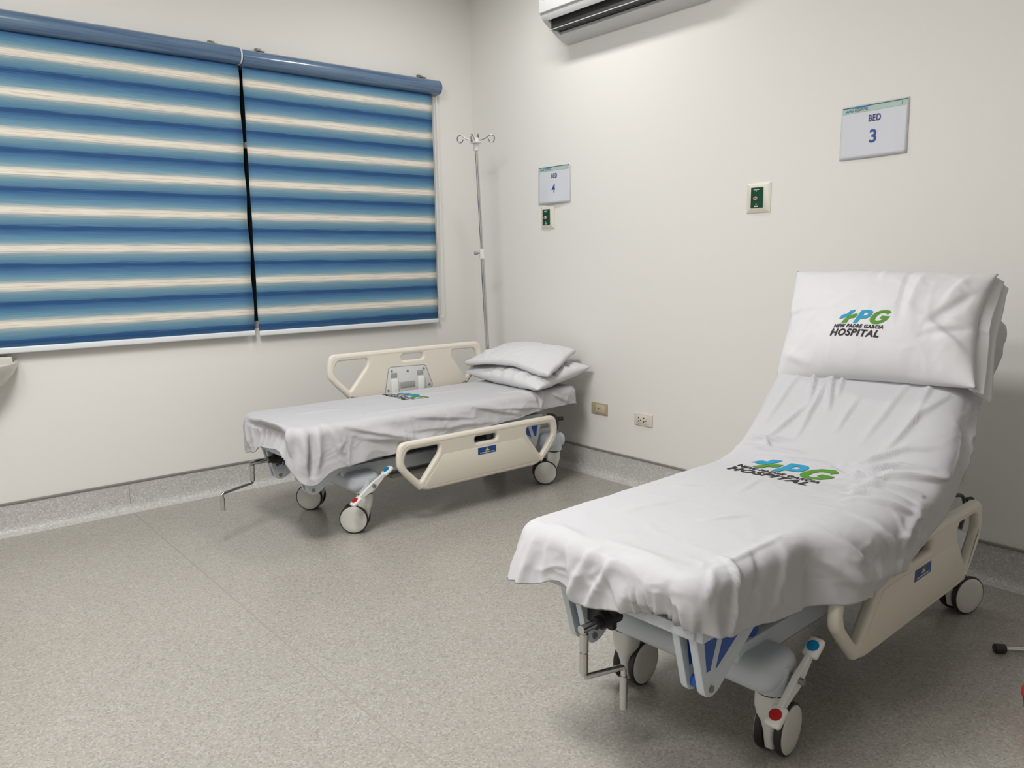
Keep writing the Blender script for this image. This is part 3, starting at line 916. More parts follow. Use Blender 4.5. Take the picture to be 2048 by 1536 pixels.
TOP = .566
HINGE_X, BACK = .10, R(44)
def profile(raised):
    """s along the length at the top surface -> point and normal (bed-local)"""
    if not raised:
        return lambda s: (Vector((s, 0, TOP)), Vector((0, 0, 1)))
    bend = .30                                            # length over which the backrest turns up
    def f(s):
        s0 = HINGE_X - bend / 2
        if s <= s0: return Vector((s, 0, TOP)), Vector((0, 0, 1))
        Rr = bend / BACK
        if s < s0 + bend:
            a = (s - s0) / Rr
            return Vector((s0 + Rr * math.sin(a), 0, TOP + Rr * (1 - math.cos(a)))), Vector((-math.sin(a), 0, math.cos(a)))
        a = BACK; r_ = s - s0 - bend
        return Vector((s0 + Rr * math.sin(a) + r_ * math.cos(a), 0, TOP + Rr * (1 - math.cos(a)) + r_ * math.sin(a))), Vector((-math.sin(a), 0, math.cos(a)))
    return f

# ---------------------------------------------------------------- draped sheets
def lerp_table(tab, x):
    if x <= tab[0][0]: return tab[0][1]
    for (a, va), (b, vb) in zip(tab, tab[1:]):
        if x <= b:
            k = (x - a) / (b - a); k = k * k * (3 - 2 * k)
            return va + (vb - va) * k
    return tab[-1][1]
def seg_dist(px, py, a, b):
    ax, ay = a; bx, by = b
    dx, dy = bx - ax, by - ay
    L2 = dx * dx + dy * dy
    t = max(0, min(1, ((px - ax) * dx + (py - ay) * dy) / L2))
    sg = (px - ax) * dy - (py - ay) * dx
    return math.hypot(px - ax - dx * t, py - ay - dy * t), t, sg
def fold_sum(X, Y, folds):
    h = 0.0
    for a, b, wd, ht in folds:
        if min(a[0], b[0]) - 4 * wd > X or max(a[0], b[0]) + 4 * wd < X or min(a[1], b[1]) - 4 * wd > Y or max(a[1], b[1]) + 4 * wd < Y: continue
        # the crease wanders a little
        wx = .35 * wd * noise.noise(Vector((X * 14, Y * 14, 3.7)))
        d, t, sg = seg_dist(X + wx, Y - wx, a, b)
        ww = wd * (.55 if sg > 0 else 1.5)
        if d < ww * 3: h += ht * math.exp(-(d / ww) ** 2) * math.sin(PI * (0.10 + 0.80 * t))
    return h
def crumple(X, Y, sc, seed):
    q = Vector((X * sc, Y * sc, seed))
    q += Vector((noise.noise(q * .7), noise.noise(q * .7 + Vector((5, 9, 2))), 0)) * .8
    r = 1 - abs(noise.noise(q)) * 2.2
    r2 = 1 - abs(noise.noise(q * 2.1 + Vector((3, 1, 4)))) * 2.2
    return max(0, r) ** 2 * .7 + max(0, r2) ** 2 * .3
def make_sheet(name, label, loc, rz, raised, hem_foot, hem_near, hem_far, hem_head, folds, flare, ruffle, foldamp, seed, tails=(), group=None, bumps=()):
    prof = profile(raised)
    X0, X1, HY, RC, RE = -.95, .86, .30, .055, .040       # extents, plan corner radius, edge rounding
    # perimeter of the core (inset by RE), rounded rectangle, counter-clockwise starting foot/near
    cx0, cx1, hy = X0 + RE, X1 - RE, HY - RE
    rc = max(RC - RE, .018) + .01
    step = .0062
    per = []                                             # (x, y, nx, ny)
    def line(xa, ya, xb, yb, nx, ny):
        n = max(1, int(math.hypot(xb - xa, yb - ya) / step))
        for k in range(n): per.append((xa + (xb - xa) * k / n, ya + (yb - ya) * k / n, nx, ny))
    def arc(cx, cy, a0):
        n = 12
        for k in range(n):
            a = a0 + (PI / 2) * k / n
            per.append((cx + rc * math.cos(a), cy + rc * math.sin(a), math.cos(a), math.sin(a)))
    line(cx0 + rc, -hy, cx1 - rc, -hy, 0, -1); nA = len(per)
    arc(cx1 - rc, -hy + rc, -PI / 2)
    line(cx1, -hy + rc, cx1, hy - rc, 1, 0)
    arc(cx1 - rc, hy - rc, 0)
    line(cx1 - rc, hy, cx0 + rc, hy, 0, 1)
    arc(cx0 + rc, hy - rc, PI / 2)
    line(cx0, hy - rc, cx0, -hy + rc, -1, 0)
    arc(cx0 + rc, -hy + rc, PI)
    N = len(per)
    vs = []; fs = []
    rnd = random.Random(seed)
    phs = [rnd.uniform(0, 6.28) for _ in range(12)]
    def folds_at(X, Y):
        return fold_sum(X, Y, folds) * 1.35
    def place(x, y, nx, ny, e, emax):
        """unrolled excess e beyond the core edge"""
        X, Y = x + nx * e, y + ny * e
        q = RE * PI / 2
        if e <= 0: ox, dz, out = 0.0, 0.0, 0.0
        elif e < q:
            a = e / RE
            ox, dz = RE * math.sin(a), -RE * (1 - math.cos(a))
        else:
            ox, dz = RE, -RE - (e - q)
        k = 0.0 if e <= 0 else min(1.0, e / max(emax, .01))
        h = folds_at(X, Y)
        # normal blend
        a = 0 if e <= 0 else min(1, e / q) * PI / 2
        n_out, n_up = math.sin(a), math.cos(a)
        if e > 0:
            s = x * nx * 0 + (x * abs(ny) + y * abs(nx))
            w1 = noise.noise(Vector((X * 9 + seed, Y * 9, e * 4)))
            h += foldamp * w1 * 1.0 * k ** .8
            h += foldamp * .95 * (crumple(X, Y, 9, seed) - .25) * min(1, k * 1.6)
            fl, nz = flare(x, y, nx, ny, k)
            ox += fl; dz += nz
            ru = ruffle(x, y, nx, ny)
            if ru > 0:
                per_s = (x * ny - y * nx)
                kk = max(0, (k - .50) / .50)
                h += ru * kk * (math.sin(per_s * 210 + 2 * math.sin(per_s * 60)) * .6 + .4 * math.sin(per_s * 390 + 1.3))
                ox -= ru * 2.2 * kk ** 2
        else:
            h += 0.0025 * noise.noise(Vector((X * 5, Y * 5, seed))) + .0016 * crumple(X, Y, 6, seed)
            for bx, by, br, ba in bumps:
                g_ = ((X - bx) ** 2 + (Y - by) ** 2) / br ** 2
                if g_ < 5: h += ba * math.exp(-g_) * (crumple(X * .8 + Y * .5, Y * .5 - X * .3, 17, seed + 3) - .3)
        ox += h * n_out; dz += h * n_up
        fx, fy = x + nx * ox, y + ny * ox
        p, nn = prof(fx)
        return Vector((p.x + nn.x * dz, fy, p.z + nn.z * dz))
    # core: concentric shrink of the perimeter to a spine
    LV = 40
    ring0 = []
    for lv in range(LV + 1):
        f = lv / LV                                      # 0 = perimeter, 1 = spine
        ring = []
        for (x, y, nx, ny) in per:
            sx = max(cx0 + hy, min(cx1 - hy, x))
            px, py = x + (sx - x) * f, y * (1 - f)
            ring.append(len(vs)); vs.append(place(px, py, nx, ny, 0, 1))
        if ring0:
            A = ring0
            for k in range(N): fs.append((A[k], A[(k + 1) % N], ring[(k + 1) % N], ring[k]))
        ring0 = ring
    first = list(range(N))
    LS = 44
    def emax_of(x, y, nx, ny):
        wts = [(max(0, -nx) ** 2, hem_foot(y)), (max(0, nx) ** 2, hem_head(y)), (max(0, -ny) ** 2, hem_near(x)), (max(0, ny) ** 2, hem_far(x))]
        return sum(a * b for a, b in wts) / sum(a for a, b in wts)
    em = [emax_of(*p) + RE * (PI / 2 - 1) for p in per]
    for (tx, ty, wd, ht) in tails:
        for i, p in enumerate(per):
            d = math.hypot(p[0] - tx, p[1] - ty)
            em[i] += ht * math.exp(-(d / wd) ** 2)
    prev = first
    for lv in range(1, LS + 1):
        ring = []
        for i, (x, y, nx, ny) in enumerate(per):
            e = em[i] * lv / LS
            ring.append(len(vs)); vs.append(place(x, y, nx, ny, e, em[i]))
        for k in range(N): fs.append((prev[k], ring[k], ring[(k + 1) % N], prev[(k + 1) % N]))
        prev = ring
    # tucked-under elastic hem
    ring = []
    for i, (x, y, nx, ny) in enumerate(per):
        v = vs[prev[i]]; p, nn = prof(x)
        ring.append(len(vs)); vs.append(v + Vector((-nx * .012, -ny * .012, 0)) + nn * .006)
    for k in range(N): fs.append((prev[k], ring[k], ring[(k + 1) % N], prev[(k + 1) % N]))
    me = bpy.data.meshes.new(name)
    me.from_pydata([tuple(v) for v in vs], [], fs); me.update()
    bm = bmesh.new(); bm.from_mesh(me)
    bmesh.ops.remove_doubles(bm, verts=bm.verts, dist=1e-5)
    bmesh.ops.recalc_face_normals(bm, faces=bm.faces)
    bm.to_mesh(me); bm.free()
    o = bpy.data.objects.new(name, me); me.materials.append(M_sheet); C.objects.link(o)
    for p in me.polygons: p.use_smooth = True
    o.location = loc; o.rotation_euler = (0, 0, rz)
    tag(o, label, 'bed sheet', group)
    return o
def conform(o, origin_fn, d=Vector((0, 0, -1)), off=0.0018):
    """returns fn(u, v) -> point on o's surface (o-local)"""
    bm = bmesh.new(); bm.from_mesh(o.data)
    tree = BVHTree.FromBMesh(bm); bm.free()
    def f(u, v):
        p = origin_fn(u, v)
        hit, n, i, dist = tree.ray_cast(p, d)
        if hit is None: return p
        if n.dot(d) > 0: n = -n
        return hit + n * off
    return f

BED3, UP3 = ((-1.112, -3.150, 0), R(2.0)), (0.0, .040)
BED4, UP4 = ((-1.010, -.895, 0), 0.0), (0.0, 0.0)
def upper(bed, up):
    c_, s_ = math.cos(bed[1]), math.sin(bed[1])
    return (bed[0][0] + up[0] * c_, bed[0][1] + up[0] * s_, up[1])
build_bed('hospital stretcher with its backrest raised, under the BED 3 sign, nearest the camera', BED3[0], BED3[1], True, False,
          {'pts': [(-.945, .052, .338), (-.945, .054, .205), (-.840, .010, .212), (-.840, .010, .095)], 'w': (186, 184, 158, 170)}, UP3)
build_bed('flat hospital stretcher with far side rail raised, in the corner under the window', BED4[0], BED4[1], False, True,
          {'pts': [(-.985, .085, .352), (-.985, .095, .252), (-1.165, .010, .250), (-1.165, .010, .170)], 'w': (-40, -45, -35, -30)}, UP4)

# sheet of bed 3 --------------------------------------------------------------
def sm(a, b, x):
    t = max(0, min(1, (x - a) / (b - a))); return t * t * (3 - 2 * t)
near3 = lambda x: lerp_table([(-.95, .125), (-.82, .150), (-.6, .182), (-.40, .190), (-.15, .172), (.05, .140), (.20, .128), (.45, .115), (.86, .105)], x)
far3 = lambda x: lerp_table([(-.95, .19), (-.8, .18), (.1, .16), (.86, .09)], x)
foot3 = lambda y: lerp_table([(-.30, .115), (-.235, .125), (-.19, .108), (-.115, .133), (0.04, .155), (.13, .120), (.20, .140), (.26, .135), (.30, .12)], y)
head3 = lambda y: .07
def flare3(x, y, nx, ny, k):
    fl = 0
    if nx < -.1: fl += k ** 1.4 * (.012 + .040 * sm(.10, .25, y)) * (-nx)
    if ny > .1: fl += k * .02 * ny
    if ny < -.1:
        over = sm(-.52, -.38, x) * (1 - .75 * sm(.10, .50, x))          # where the cloth lies over the side rail
        fl += ((.012 + .038 * sm(.1, .4, x)) * k + (.080 * math.sin(PI / 2 * min(1, k / .50))) * over) * (-ny)
    return fl, 0.0
def ruff3(x, y, nx, ny):
    if nx < -.3: return .0150 * sm(-.07, -.13, y) * sm(-.31, -.27, y) * (-nx)
    return 0.0
HY_ = .30
folds3 = [
    # broad draped folds on the foot end
    ((-.985, .27), (-1.12, .30), .012, .013), ((-.975, .225), (-1.13, .235), .011, .012), ((-.98, .175), (-1.12, .165), .012, .009),
    ((-.96, .10), (-1.10, .06), .016, .010), ((-.95, .03), (-1.12, .10), .014, .012), ((-.955, -.04), (-1.09, .03), .012, .012), ((-.96, -.02), (-1.08, -.10), .015, .010),
    ((-.97, -.15), (-1.09, -.17), .012, .006), ((-.96, -.21), (-1.08, -.20), .012, -.005), ((-1.03, -.10), (-1.05, -.24), .010, .005), ((-.94, .03), (-.93, -.10), .016, -.006),
    # near corner: cloth pulled diagonally
    ((-.86, -.26), (-.97, -.325), .010, .005), ((-.80, -.25), (-.83, -.33), .010, .010), ((-.83, -.33), (-.87, -.43), .012, .011),
    ((-.70, -.27), (-.78, -.37), .018, -.006), ((-.60, -.28), (-.66, -.43), .026, .007), ((-.83, -.27), (-.55, -.262), .010, .005),
    # side of the bed
    ((-.55, -.29), (-.35, -.46), .020, .012), ((-.40, -.30), (-.30, -.40), .016, -.010), ((-.45, -.40), (-.10, -.46), .026, .010),
    ((-.25, -.30), (-.18, -.40), .016, .013), ((-.12, -.32), (-.18, -.46), .018, .010), ((-.02, -.35), (-.14, -.42), .014, .012),
    ((.02, -.31), (-.16, -.36), .013, .013),
    # bunched wrinkles where the backrest lifts
    ((.03, -.12), (.10, -.27), 0.0085, 0.0155), ((.07, -.16), (.16, -.29), 0.0093, 0.0170), ((-.04, -.20), (.05, -.30), 0.0102, 0.0186),
    ((-.10, -.22), (-.01, -.31), 0.0102, 0.0170), ((.12, -.14), (.24, -.28), 0.0093, 0.0139), ((.02, -.22), (.18, -.33), 0.0085, 0.0186), ((-.16, -.25), (-.03, -.33), 0.0110, 0.0155),
    ((.20, -.20), (.45, -.285), 0.0102, 0.0109), ((.09, -.08), (.06, -.20), 0.0076, -0.0093),
    ((.10, .28), (.12, .05), 0.0085, 0.0124), ((.15, .27), (.17, .12), 0.0085, 0.0139), ((.06, .16), (.09, -.05), 0.0076, 0.0093), ((.17, .20), (.34, .12), 0.0085, 0.0093), ((.13, .17), (.16, .20), 0.0102, 0.0124),
    # backrest, long pleats running down from under the pillow
    ((.20, .10), (.52, .085), 0.0093, 0.0093), ((.36, .115), (.56, .16), 0.0085, 0.0139), ((.34, .04), (.58, .10), 0.0085, 0.0155), ((.40, .03), (.60, .05), 0.0085, 0.0124), ((.25, -.02), (.40, -.04), 0.0102, 0.0062),
    ((.24, .24), (.50, .20), 0.0119, 0.0062), ((.33, -.245), (.80, -.262), 0.0119, 0.0124), ((.22, -.12), (.52, -.19), 0.0119, 0.0062),
    # shallow creases on the seat
    ((-.60, -.06), (-.48, -.12), .010, .005), ((-.40, .19), (-.34, .14), .010, .004), ((-.30, .02), (-.12, .05), .012, .003), ((-.08, .20), (.05, .12), .010, .004),
    ((-.70, .14), (-.5, .10), .02, .003), ((-.9, .0), (-.9, -.2), .014, .005), ((-.905, .20), (-.915, .08), .012, .004),
]
sh3 = make_sheet('bed_sheet', 'white sheet with hospital logo draped over the bed with raised backrest', upper(BED3, UP3), BED3[1], True,
                 foot3, near3, far3, head3, folds3, flare3, ruff3, .0085, 3, tails=((-.90, .245, .05, .006),), group='white sheets on the two beds',
                 bumps=[(.06, -.24, .13, .009), (.12, .20, .10, .006), (-.12, -.28, .12, .008), (-.82, -.27, .07, .007)])
def org3(u, v): return Vector((-.018 + v, .045 - u, 1.0))
print_logo(conform(sh3, org3), .235, sh3, .008)

# sheet of bed 4 --------------------------------------------------------------
near4 = lambda x: lerp_table([(-.95, .20), (-.85, .225), (-.72, .205), (-.5, .19), (-.1, .165), (.3, .125), (.6, .10), (.86, .10)], x)
far4 = lambda x: .12
foot4 = lambda y: lerp_table([(-.30, .12), (-.2, .11), (0.05, .135), (.15, .18), (.30, .21)], y)
head4 = lambda y: lerp_table([(-.3, .12), (.3, .09)], y)
def flare4(x, y, nx, ny, k):
    fl = 0
    if nx < -.1: fl += (-nx) * (.010 * k - .040 * math.sin(PI * min(1, max(0, k - .15) / .85)) * sm(.22, .05, y) * sm(-.29, -.15, y))
    if ny < -.1: fl += (-ny) * (.010 + .020 * k) * sm(.9, .3, x)
    return fl, 0.0
def ruff4(x, y, nx, ny):
    return .004 * (-nx) * sm(.28, .2, y) if nx < -.3 else 0.0
folds4 = [
    ((-.93, -.245), (-1.01, -.33), .018, .024), ((-.90, -.30), (-.94, -.50), .022, .024), ((-.82, -.29), (-.85, -.50), .016, .016), ((-.87, -.33), (-.885, -.50), .010, -.016),
    ((-.78, -.28), (-.70, -.47), .024, .018), ((-.95, .20), (-.945, -.22), .016, .010), ((-.975, .18), (-.975, -.20), .013, -.012),
    ((-.98, .22), (-1.10, .18), .008, .007), ((-.98, .16), (-1.09, .14), .008, .007), ((-.98, .10), (-1.08, .09), .008, .008), ((-.98, .03), (-1.06, .05), .008, .007),
    ((-.98, -.03), (-1.06, -.02), .008, .008), ((-.98, -.10), (-1.06, -.07), .008, .007), ((-.98, -.16), (-1.05, -.14), .008, .007),
    ((-.70, -.30), (-.35, -.40), .018, .012), ((-.62, -.36), (-.20, -.44), .022, .014), ((-.30, -.31), (.05, -.36), .016, .010), ((-.35, -.37), (.20, -.40), .018, .010),
    ((.05, -.30), (.35, -.38), .016, .012), ((.20, -.33), (.55, -.37), .014, .010), ((.45, -.26), (.50, -.38), .014, .014), ((.55, -.27), (.50, -.39), .012, .012), ((.62, -.30), (.75, -.37), .014, .010),
    ((-.55, -.20), (.1, -.24), .02, .004), ((-.2, .1), (.3, .05), .02, .003), ((-.8, .05), (-.5, 0), .02, .003), ((.35, -.18), (.52, -.27), .016, .007),
]
sh4 = make_sheet('bed_sheet', 'white sheet with small hospital logo over the flat bed in the corner', upper(BED4, UP4), BED4[1], False,
                 foot4, near4, far4, head4, folds4, flare4, ruff4, .0075, 11, tails=((-.885, -.25, .075, .045),), bumps=[(.5, -.2, .12, .008), (-.4, -.2, .15, .004)], group='white sheets on the two beds')
def org4(u, v): return Vector((-.090 + v, .118 - u, 1.0))
print_logo(conform(sh4, org4), .21, sh4, .008)

# ---------------------------------------------------------------- pillows
def make_pillow(name, label, cat, L, W, T, mtx, m, seed, pinch=.06, bend=None, wrinkle=.006, group=None, folds=(), pw=(2.6, 2.2), pe=.42, quad=None, crump=.004, NU=96, NV=64):
    """L along local x, W along local y, thickness T; both faces share the rim; quad = the four rim corners instead of the rectangle"""
    vs, fs = [], []
    def pt(i, j, s):
        u, v = -1 + 2 * i / NU, -1 + 2 * j / NV
        fu = max(0, 1 - abs(u) ** pw[0]); fv = max(0, 1 - abs(v) ** pw[1])
        th = T / 2 * (fu ** pe) * (fv ** pe)
        uu = u * (1 - pinch * (1 - v * v) * abs(u) ** 3)
        vv = v * (1 - pinch * 1.4 * (1 - u * u) * abs(v) ** 3)
        x, y = uu * L / 2, vv * W / 2
        h = wrinkle * noise.noise(Vector((x * 7, y * 7, seed + s))) + crump * (crumple(x, y, 11, seed + s * 3) - .3)
        h += fold_sum(x, y, folds) * 1.3 if s > 0 else 0
        edge = min(1, (fu * fv) * 5)
        z = s * (th + h * edge)
        if quad:
            a_, b_ = (uu + 1) / 2, (vv + 1) / 2
            q = quad[0] * (1 - a_) * (1 - b_) + quad[1] * a_ * (1 - b_) + quad[2] * a_ * b_ + quad[3] * (1 - a_) * b_
            p = Vector((q.x, q.y, q.z + z))
        else: p = Vector((x, y, z))
        if bend: p = bend(p)
        return p
    idx = {}
    for s in (1, -1):
        for j in range(NV + 1):
            for i in range(NU + 1):
                rim = i in (0, NU) or j in (0, NV)
                if s == -1 and rim: idx[(s, i, j)] = idx[(1, i, j)]; continue
                idx[(s, i, j)] = len(vs); vs.append(pt(i, j, s))
    for s in (1, -1):
        for j in range(NV):
            for i in range(NU):
                q = [idx[(s, i, j)], idx[(s, i + 1, j)], idx[(s, i + 1, j + 1)], idx[(s, i, j + 1)]]
                fs.append(q if s == 1 else q[::-1])
    me = bpy.data.meshes.new(name)
    me.from_pydata([tuple(v) for v in vs], [], fs); me.update()
    o = bpy.data.objects.new(name, me); me.materials.append(m); C.objects.link(o)
    for p in me.polygons: p.use_smooth = True
    o.matrix_world = mtx
    tag(o, label, cat, group)
    return o
def frame(origin, ex, ey):
    ex = Vector(ex).normalized(); ez = ex.cross(Vector(ey)).normalized(); ey = ez.cross(ex)
    return Matrix(((ex.x, ey.x, ez.x, origin[0]), (ex.y, ey.y, ez.y, origin[1]), (ex.z, ey.z, ez.z, origin[2]), (0, 0, 0, 1)))
# pillow of bed 3: its four rim corners in the room; local x to the viewer's right, y up the backrest
Q3 = [Vector((-.770, -2.835, .866)), Vector((-.770, -3.530, .902)), Vector((-.500, -3.478, 1.246)), Vector((-.500, -2.748, 1.262))]
mid = (Q3[0] + Q3[1] + Q3[2] + Q3[3]) / 4
F3 = frame(mid, (Q3[1] + Q3[2]) - (Q3[0] + Q3[3]), (Q3[2] + Q3[3]) - (Q3[0] + Q3[1]))
q3 = [F3.inverted() @ p for p in Q3]
P3L, P3W = .720, .465
def bend3(p):
    u, v = p.x / (P3L / 2), p.y / (P3W / 2)
    p = p.copy()
    p.z += -.022 * u * u * (0.5 + .5 * (v < 0))
    p.z += -.050 * max(0, -v) ** 5 * (1 - .75 * abs(u) ** 3) - .018 * max(0, v) ** 5
    if v < 0: p.y += -.016 * (1 - u * u) * v * v                  # the filling sags over the lower edge
    return p
pil3 = make_pillow('pillow', 'white pillow with hospital logo standing against the raised backrest', 'pillow', P3L, P3W, .195,
                   F3, M_pillow, 5, bend=bend3, wrinkle=.006, pinch=.075, quad=q3, pw=(2.2, 2.0), pe=.55, group='white pillows on the two beds',
                   folds=[((.11, .22), (.12, -.06), .012, -.006), ((.16, .20), (.14, -.02), .012, .006), ((.33, .12), (.20, -.04), .016, -.013), ((.35, -.14), (.20, -.02), .018, .012),
                          ((.33, -.02), (.20, -.08), .014, -.011), ((-.34, .15), (-.30, -.05), .014, .007), ((.02, .22), (.03, .12), .012, .004), ((-.33, -.16), (-.2, -.19), .014, .007), ((.30, .2), (.24, .05), .016, .008)])
cf = conform(pil3, lambda u, v: Vector((.000 + u, -.062 + v, .5)))
print_logo(cf, .144, pil3, .007)
# open end of the pillow case: two loose cloth flaps beyond the filling
def flap(nm, zoff, ext, seed, par, topx, botx):
    vs, fs = [], []
    NI, NJ = 12, 40
    for j in range(NJ + 1):
        v = -1 + 2 * j / NJ
        b_ = (v + 1) / 2
        e = q3[1].lerp(q3[2], b_); e0 = q3[0].lerp(q3[3], b_); dr = (e - e0).normalized()
        for i in range(NI + 1):
            u = i / NI
            p = bend3(e) - dr * (.022 + .012 * (1 - v * v)) * 1.0
            p = p + dr * u * (ext + topx * max(0, v) + botx * max(0, -v)) + Vector((0, 0, 0))
            p.z += zoff * u - .004 + .010 * math.sin(v * 5 + seed) * u + .004 * noise.noise(Vector((p.x * 20, p.y * 20, seed)))
            vs.append(p)
    for j in range(NJ):
        for i in range(NI):
            a = j * (NI + 1) + i
            fs.append((a, a + 1, a + NI + 2, a + NI + 1))
    o = raw(nm, vs, fs, M_pillow, par)
    s = o.modifiers.new('thick', 'SOLIDIFY'); s.thickness = .002
    return o
flap('case_flap', -.040, .034, 1, pil3, -.006, .0)
flap('case_flap', -.085, .042, 2, pil3, -.010, .0)

# pillow and folded blanket of bed 4
def quad_frame(Q):
    m_ = (Q[0] + Q[1] + Q[2] + Q[3]) / 4
    F = frame(m_, (Q[1] + Q[2]) - (Q[0] + Q[3]), (Q[2] + Q[3]) - (Q[0] + Q[1]))
    return F, [F.inverted() @ p for p in Q]
Q4 = [Vector((-.505, -.520, .612)), Vector((-.545, -1.262, .592)), Vector((-.040, -1.180, .664)), Vector((-.035, -.480, .668))]
F4, q4 = quad_frame(Q4)
def bend4(p):
    p = p.copy()
    return p
pil4 = make_pillow('pillow', 'plump white pillow lying flat at the head of the corner bed', 'pillow', .74, .50, .120,
                   F4, M_pillow, 9, bend=bend4, wrinkle=.009, crump=.007, quad=q4, pinch=.05, pe=.45, group='white pillows on the two beds',
                   folds=[((-.12, -.25), (-.10, -.12), .012, -.012), ((-.02, -.25), (-.03, -.10), .012, -.012), ((.02, -.24), (.05, -.14), .010, .010), ((.10, -.24), (.2, -.12), .012, .010), ((.33, -.05), (.22, -.02), .014, -.014), ((.33, .05), (.2, .08), .014, .012), ((.34, .12), (.25, .10), .012, -.010), ((.2, -.22), (.28, -.05), .014, -.008)])
QB = [Vector((-.500, -.550, .680)), Vector((-.470, -1.272, .666)), Vector((-.075, -1.085, .750)), Vector((-.170, -.535, .760))]
FB, qb = quad_frame(QB)
def bendb(p):
    u, v = p.x / .31, p.y / .18
    p = p.copy()
    p.z += .052 * max(0, 1 - u * u) * max(0, 1 - v * v * .6)
    p.y += sm(-.1, -1.0, v) * (.024 * math.exp(-((u - .2) / .5) ** 2) - .026 * math.exp(-((u + .95) / .45) ** 2))
    return p
bl4 = make_pillow('folded_blanket', 'thin folded white blanket on top of the pillow of the corner bed', 'blanket', .62, .36, .040,
                  FB, M_pillow, 14, bend=bendb, wrinkle=.004, crump=.004, pw=(14, 14), pe=.30, pinch=.015, quad=qb,
                  folds=[((-.30, -.02), (-.18, -.12), .02, .010), ((-.22, .10), (-.16, -.15), .014, -.008)])

# ---------------------------------------------------------------- drip stand behind the corner bed
IVB, IVT = Vector((-.262, -.475, .40)), Vector((-.322, -.455, 2.035))
t = thing('iv_pole', 'chrome drip pole with four hooks rising at the head of the corner bed', 'iv pole', IVB)
t.rotation_euler = (0, 0, 0)
rel = lambda p: Vector(p) - IVB
ax = (IVT - IVB); L_ = ax.length; ax.normalize()
K = lambda z: ax * ((z - IVB.z) / ax.z)
bm = bmesh.new(); cyl(bm, K(.40), K(1.34), .0125, n=18)
obj('lower_tube', bm, M_chrome, t)
bm = bmesh.new(); cyl(bm, K(1.33), K(2.00), .0095, n=16)
obj('upper_tube', bm, M_chrome, t)
bm = bmesh.new(); cyl(bm, K(1.315), K(1.375), .018, n=18)
cl = obj('clamp', bm, M_white, t)
bm = bmesh.new(); c0 = K(1.35); cyl(bm, c0, c0 + Vector((-.030, .016, 0)), .007, n=12); cyl(bm, c0 + Vector((-.026, .014, 0)), c0 + Vector((-.044, .024, 0)), .014, .012, n=16)
obj('knob', bm, M_grey, cl)
bm = bmesh.new(); cyl(bm, K(1.975), K(2.022), .016, .018, n=18); cyl(bm, K(2.020), K(2.030), .034, .034, n=24); cyl(bm, K(2.030), K(2.052), .022, .018, n=20)
obj('hook_hub', bm, M_white, t)
for k, (dx, dy, up) in enumerate(((.70, -.60, .0), (-.60, .62, .0), (.62, .60, .02), (-.70, -.55, -.01))):
    d = Vector((dx, dy, 0)).normalized(); c0 = K(2.036)
    P_ = [c0 + d * .018, c0 + d * .06 + Vector((0, 0, .012)), c0 + d * .095 + Vector((0, 0, .038 + up)), c0 + d * .118 + Vector((0, 0, .022 + up)), c0 + d * .112 + Vector((0, 0, -.010 + up)), c0 + d * .088 + Vector((0, 0, -.012 + up)), c0 + d * .078 + Vector((0, 0, .008 + up))]
    bm = bmesh.new(); tube(bm, round_path(P_, .014, 4), .0032, 8); obj('hook', bm, M_bolt, t)

# ---------------------------------------------------------------- wash basin at the left edge
t = thing('wash_basin', 'rounded ceramic wash basin on the window wall, cut by the left edge', 'basin', (-3.045, 0, .695))
bm = bmesh.new()
NU = 36
def sec(s, z, inner=False):
    ring = []
    for k in range(NU + 1):
        a = PI + PI * k / NU
        cx = .24 * s * math.cos(a); cy = .30 * s * math.sin(a)
        ring.append((cx, cy, z))
    return ring
secs = [sec(.22, .0), sec(.5, .015), sec(.72, .05), sec(.90, .105), sec(.985, .145), sec(1.0, .160), sec(.97, .168), sec(.92, .160), sec(.84, .12), sec(.6, .06), sec(.3, .045)]
rows = [[bm.verts.new(p) for p in s_] for s_ in secs]
for A, B in zip(rows, rows[1:]):
    for k in range(NU): bm.faces.new((A[k], A[k + 1], B[k + 1], B[k]))
bm.faces.new(rows[-1])
obj('bowl', bm, M_basin, t)
bm = bmesh.new(); box(bm, -.235, .215, -.05, 0, .10, .185, .012, 3); obj('back_ledge', bm, M_basin, t)
bm = bmesh.new(); cyl(bm, (0, -.14, .044), (0, -.14, .048), .02, n=18); obj('drain', bm, M_chrome, t)
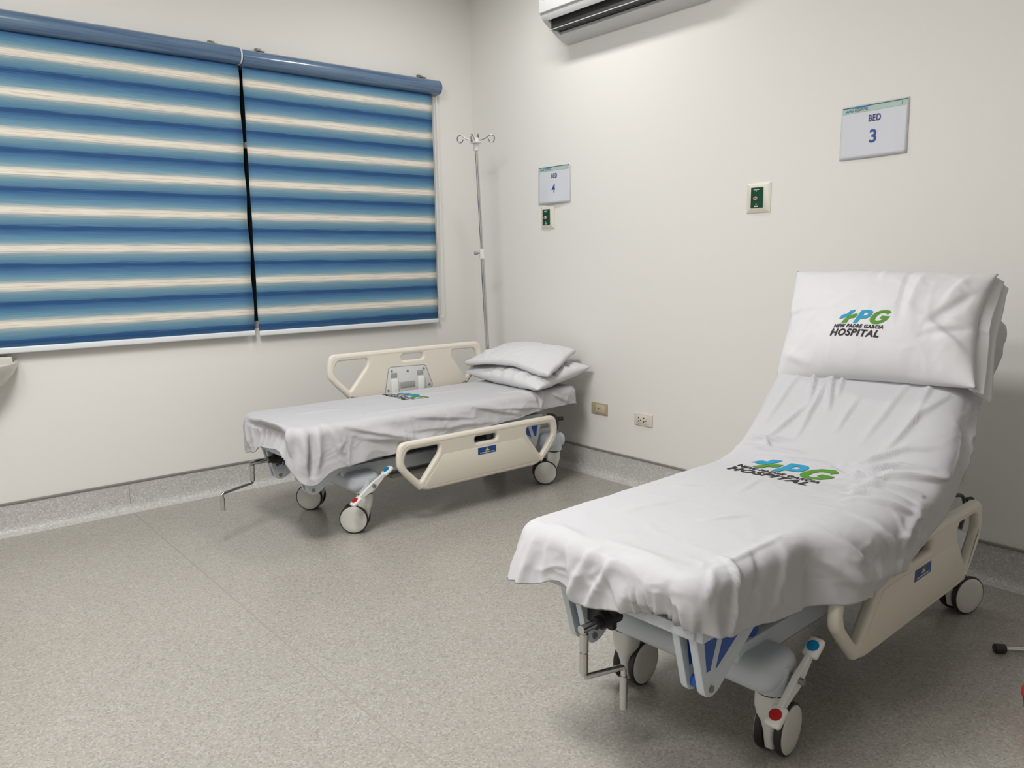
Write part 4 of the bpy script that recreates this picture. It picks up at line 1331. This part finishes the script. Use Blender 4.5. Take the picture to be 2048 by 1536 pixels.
bm = bmesh.new(); cyl(bm, (0, -.12, -.25), (0, -.12, .01), .018, n=16); cyl(bm, (0, -.12, -.25), (0, 0, -.25), .018, n=16); obj('waste_pipe', bm, M_chrome, t)

# ---------------------------------------------------------------- chrome stand foot and red pail at the right edge
TIP, HUB = Vector((-.628, -3.608, 0)), Vector((-.405, -3.865, 0))
t = thing('rolling_stand', 'chrome stand leg with black end cap reaching in from the right edge', 'stand', (HUB.x, HUB.y, 0))
d0 = (TIP - HUB); LL = d0.length; d0.normalize()
for k in range(4):
    a = PI / 2 * k
    d = Vector((d0.x * math.cos(a) - d0.y * math.sin(a), d0.x * math.sin(a) + d0.y * math.cos(a), 0))
    bm = bmesh.new(); cyl(bm, Vector((0, 0, .024)), d * (LL - .02) + Vector((0, 0, .018)), .0085, n=14)
    lg = obj('leg', bm, M_chrome, t)
    bm = bmesh.new(); cyl(bm, d * (LL - .030) + Vector((0, 0, .0172)), d * (LL + .006) + Vector((0, 0, .0165)), .0155, .0155, n=20)
    bmesh.ops.bevel(bm, geom=[e for e in bm.edges if len(e.link_faces) == 2 and any(len(f.verts) > 4 for f in e.link_faces)], offset=.003, segments=2, affect='EDGES')
    obj('rubber_tip', bm, M_black, lg)
bm = bmesh.new(); cyl(bm, (0, 0, .010), (0, 0, .06), .026, .018, n=20); obj('hub', bm, M_chrome, t)
bm = bmesh.new(); cyl(bm, (0, 0, .05), (0, 0, 1.1), .0125, n=16); obj('pole', bm, M_chrome, t)
t = thing('red_pail', 'small red object barely showing at the right edge of the floor', 'pail', (-.968, -3.882, 0))
bm = bmesh.new()
lathe(bm, [(.060, 0), (.072, .006), (.085, .045), (.092, .085), (.095, .088), (.095, .094), (.088, .094), (.078, .045), (.066, .012)], 36)
obj('body', bm, M_red, t)
bm = bmesh.new(); tube(bm, [(.093 * math.cos(a), .02 * math.sin(a) * 0, .088 + .075 * math.sin(a)) for a in [PI * k / 12 for k in range(13)]], .0025, 8)
obj('handle', bm, M_bolt, t)
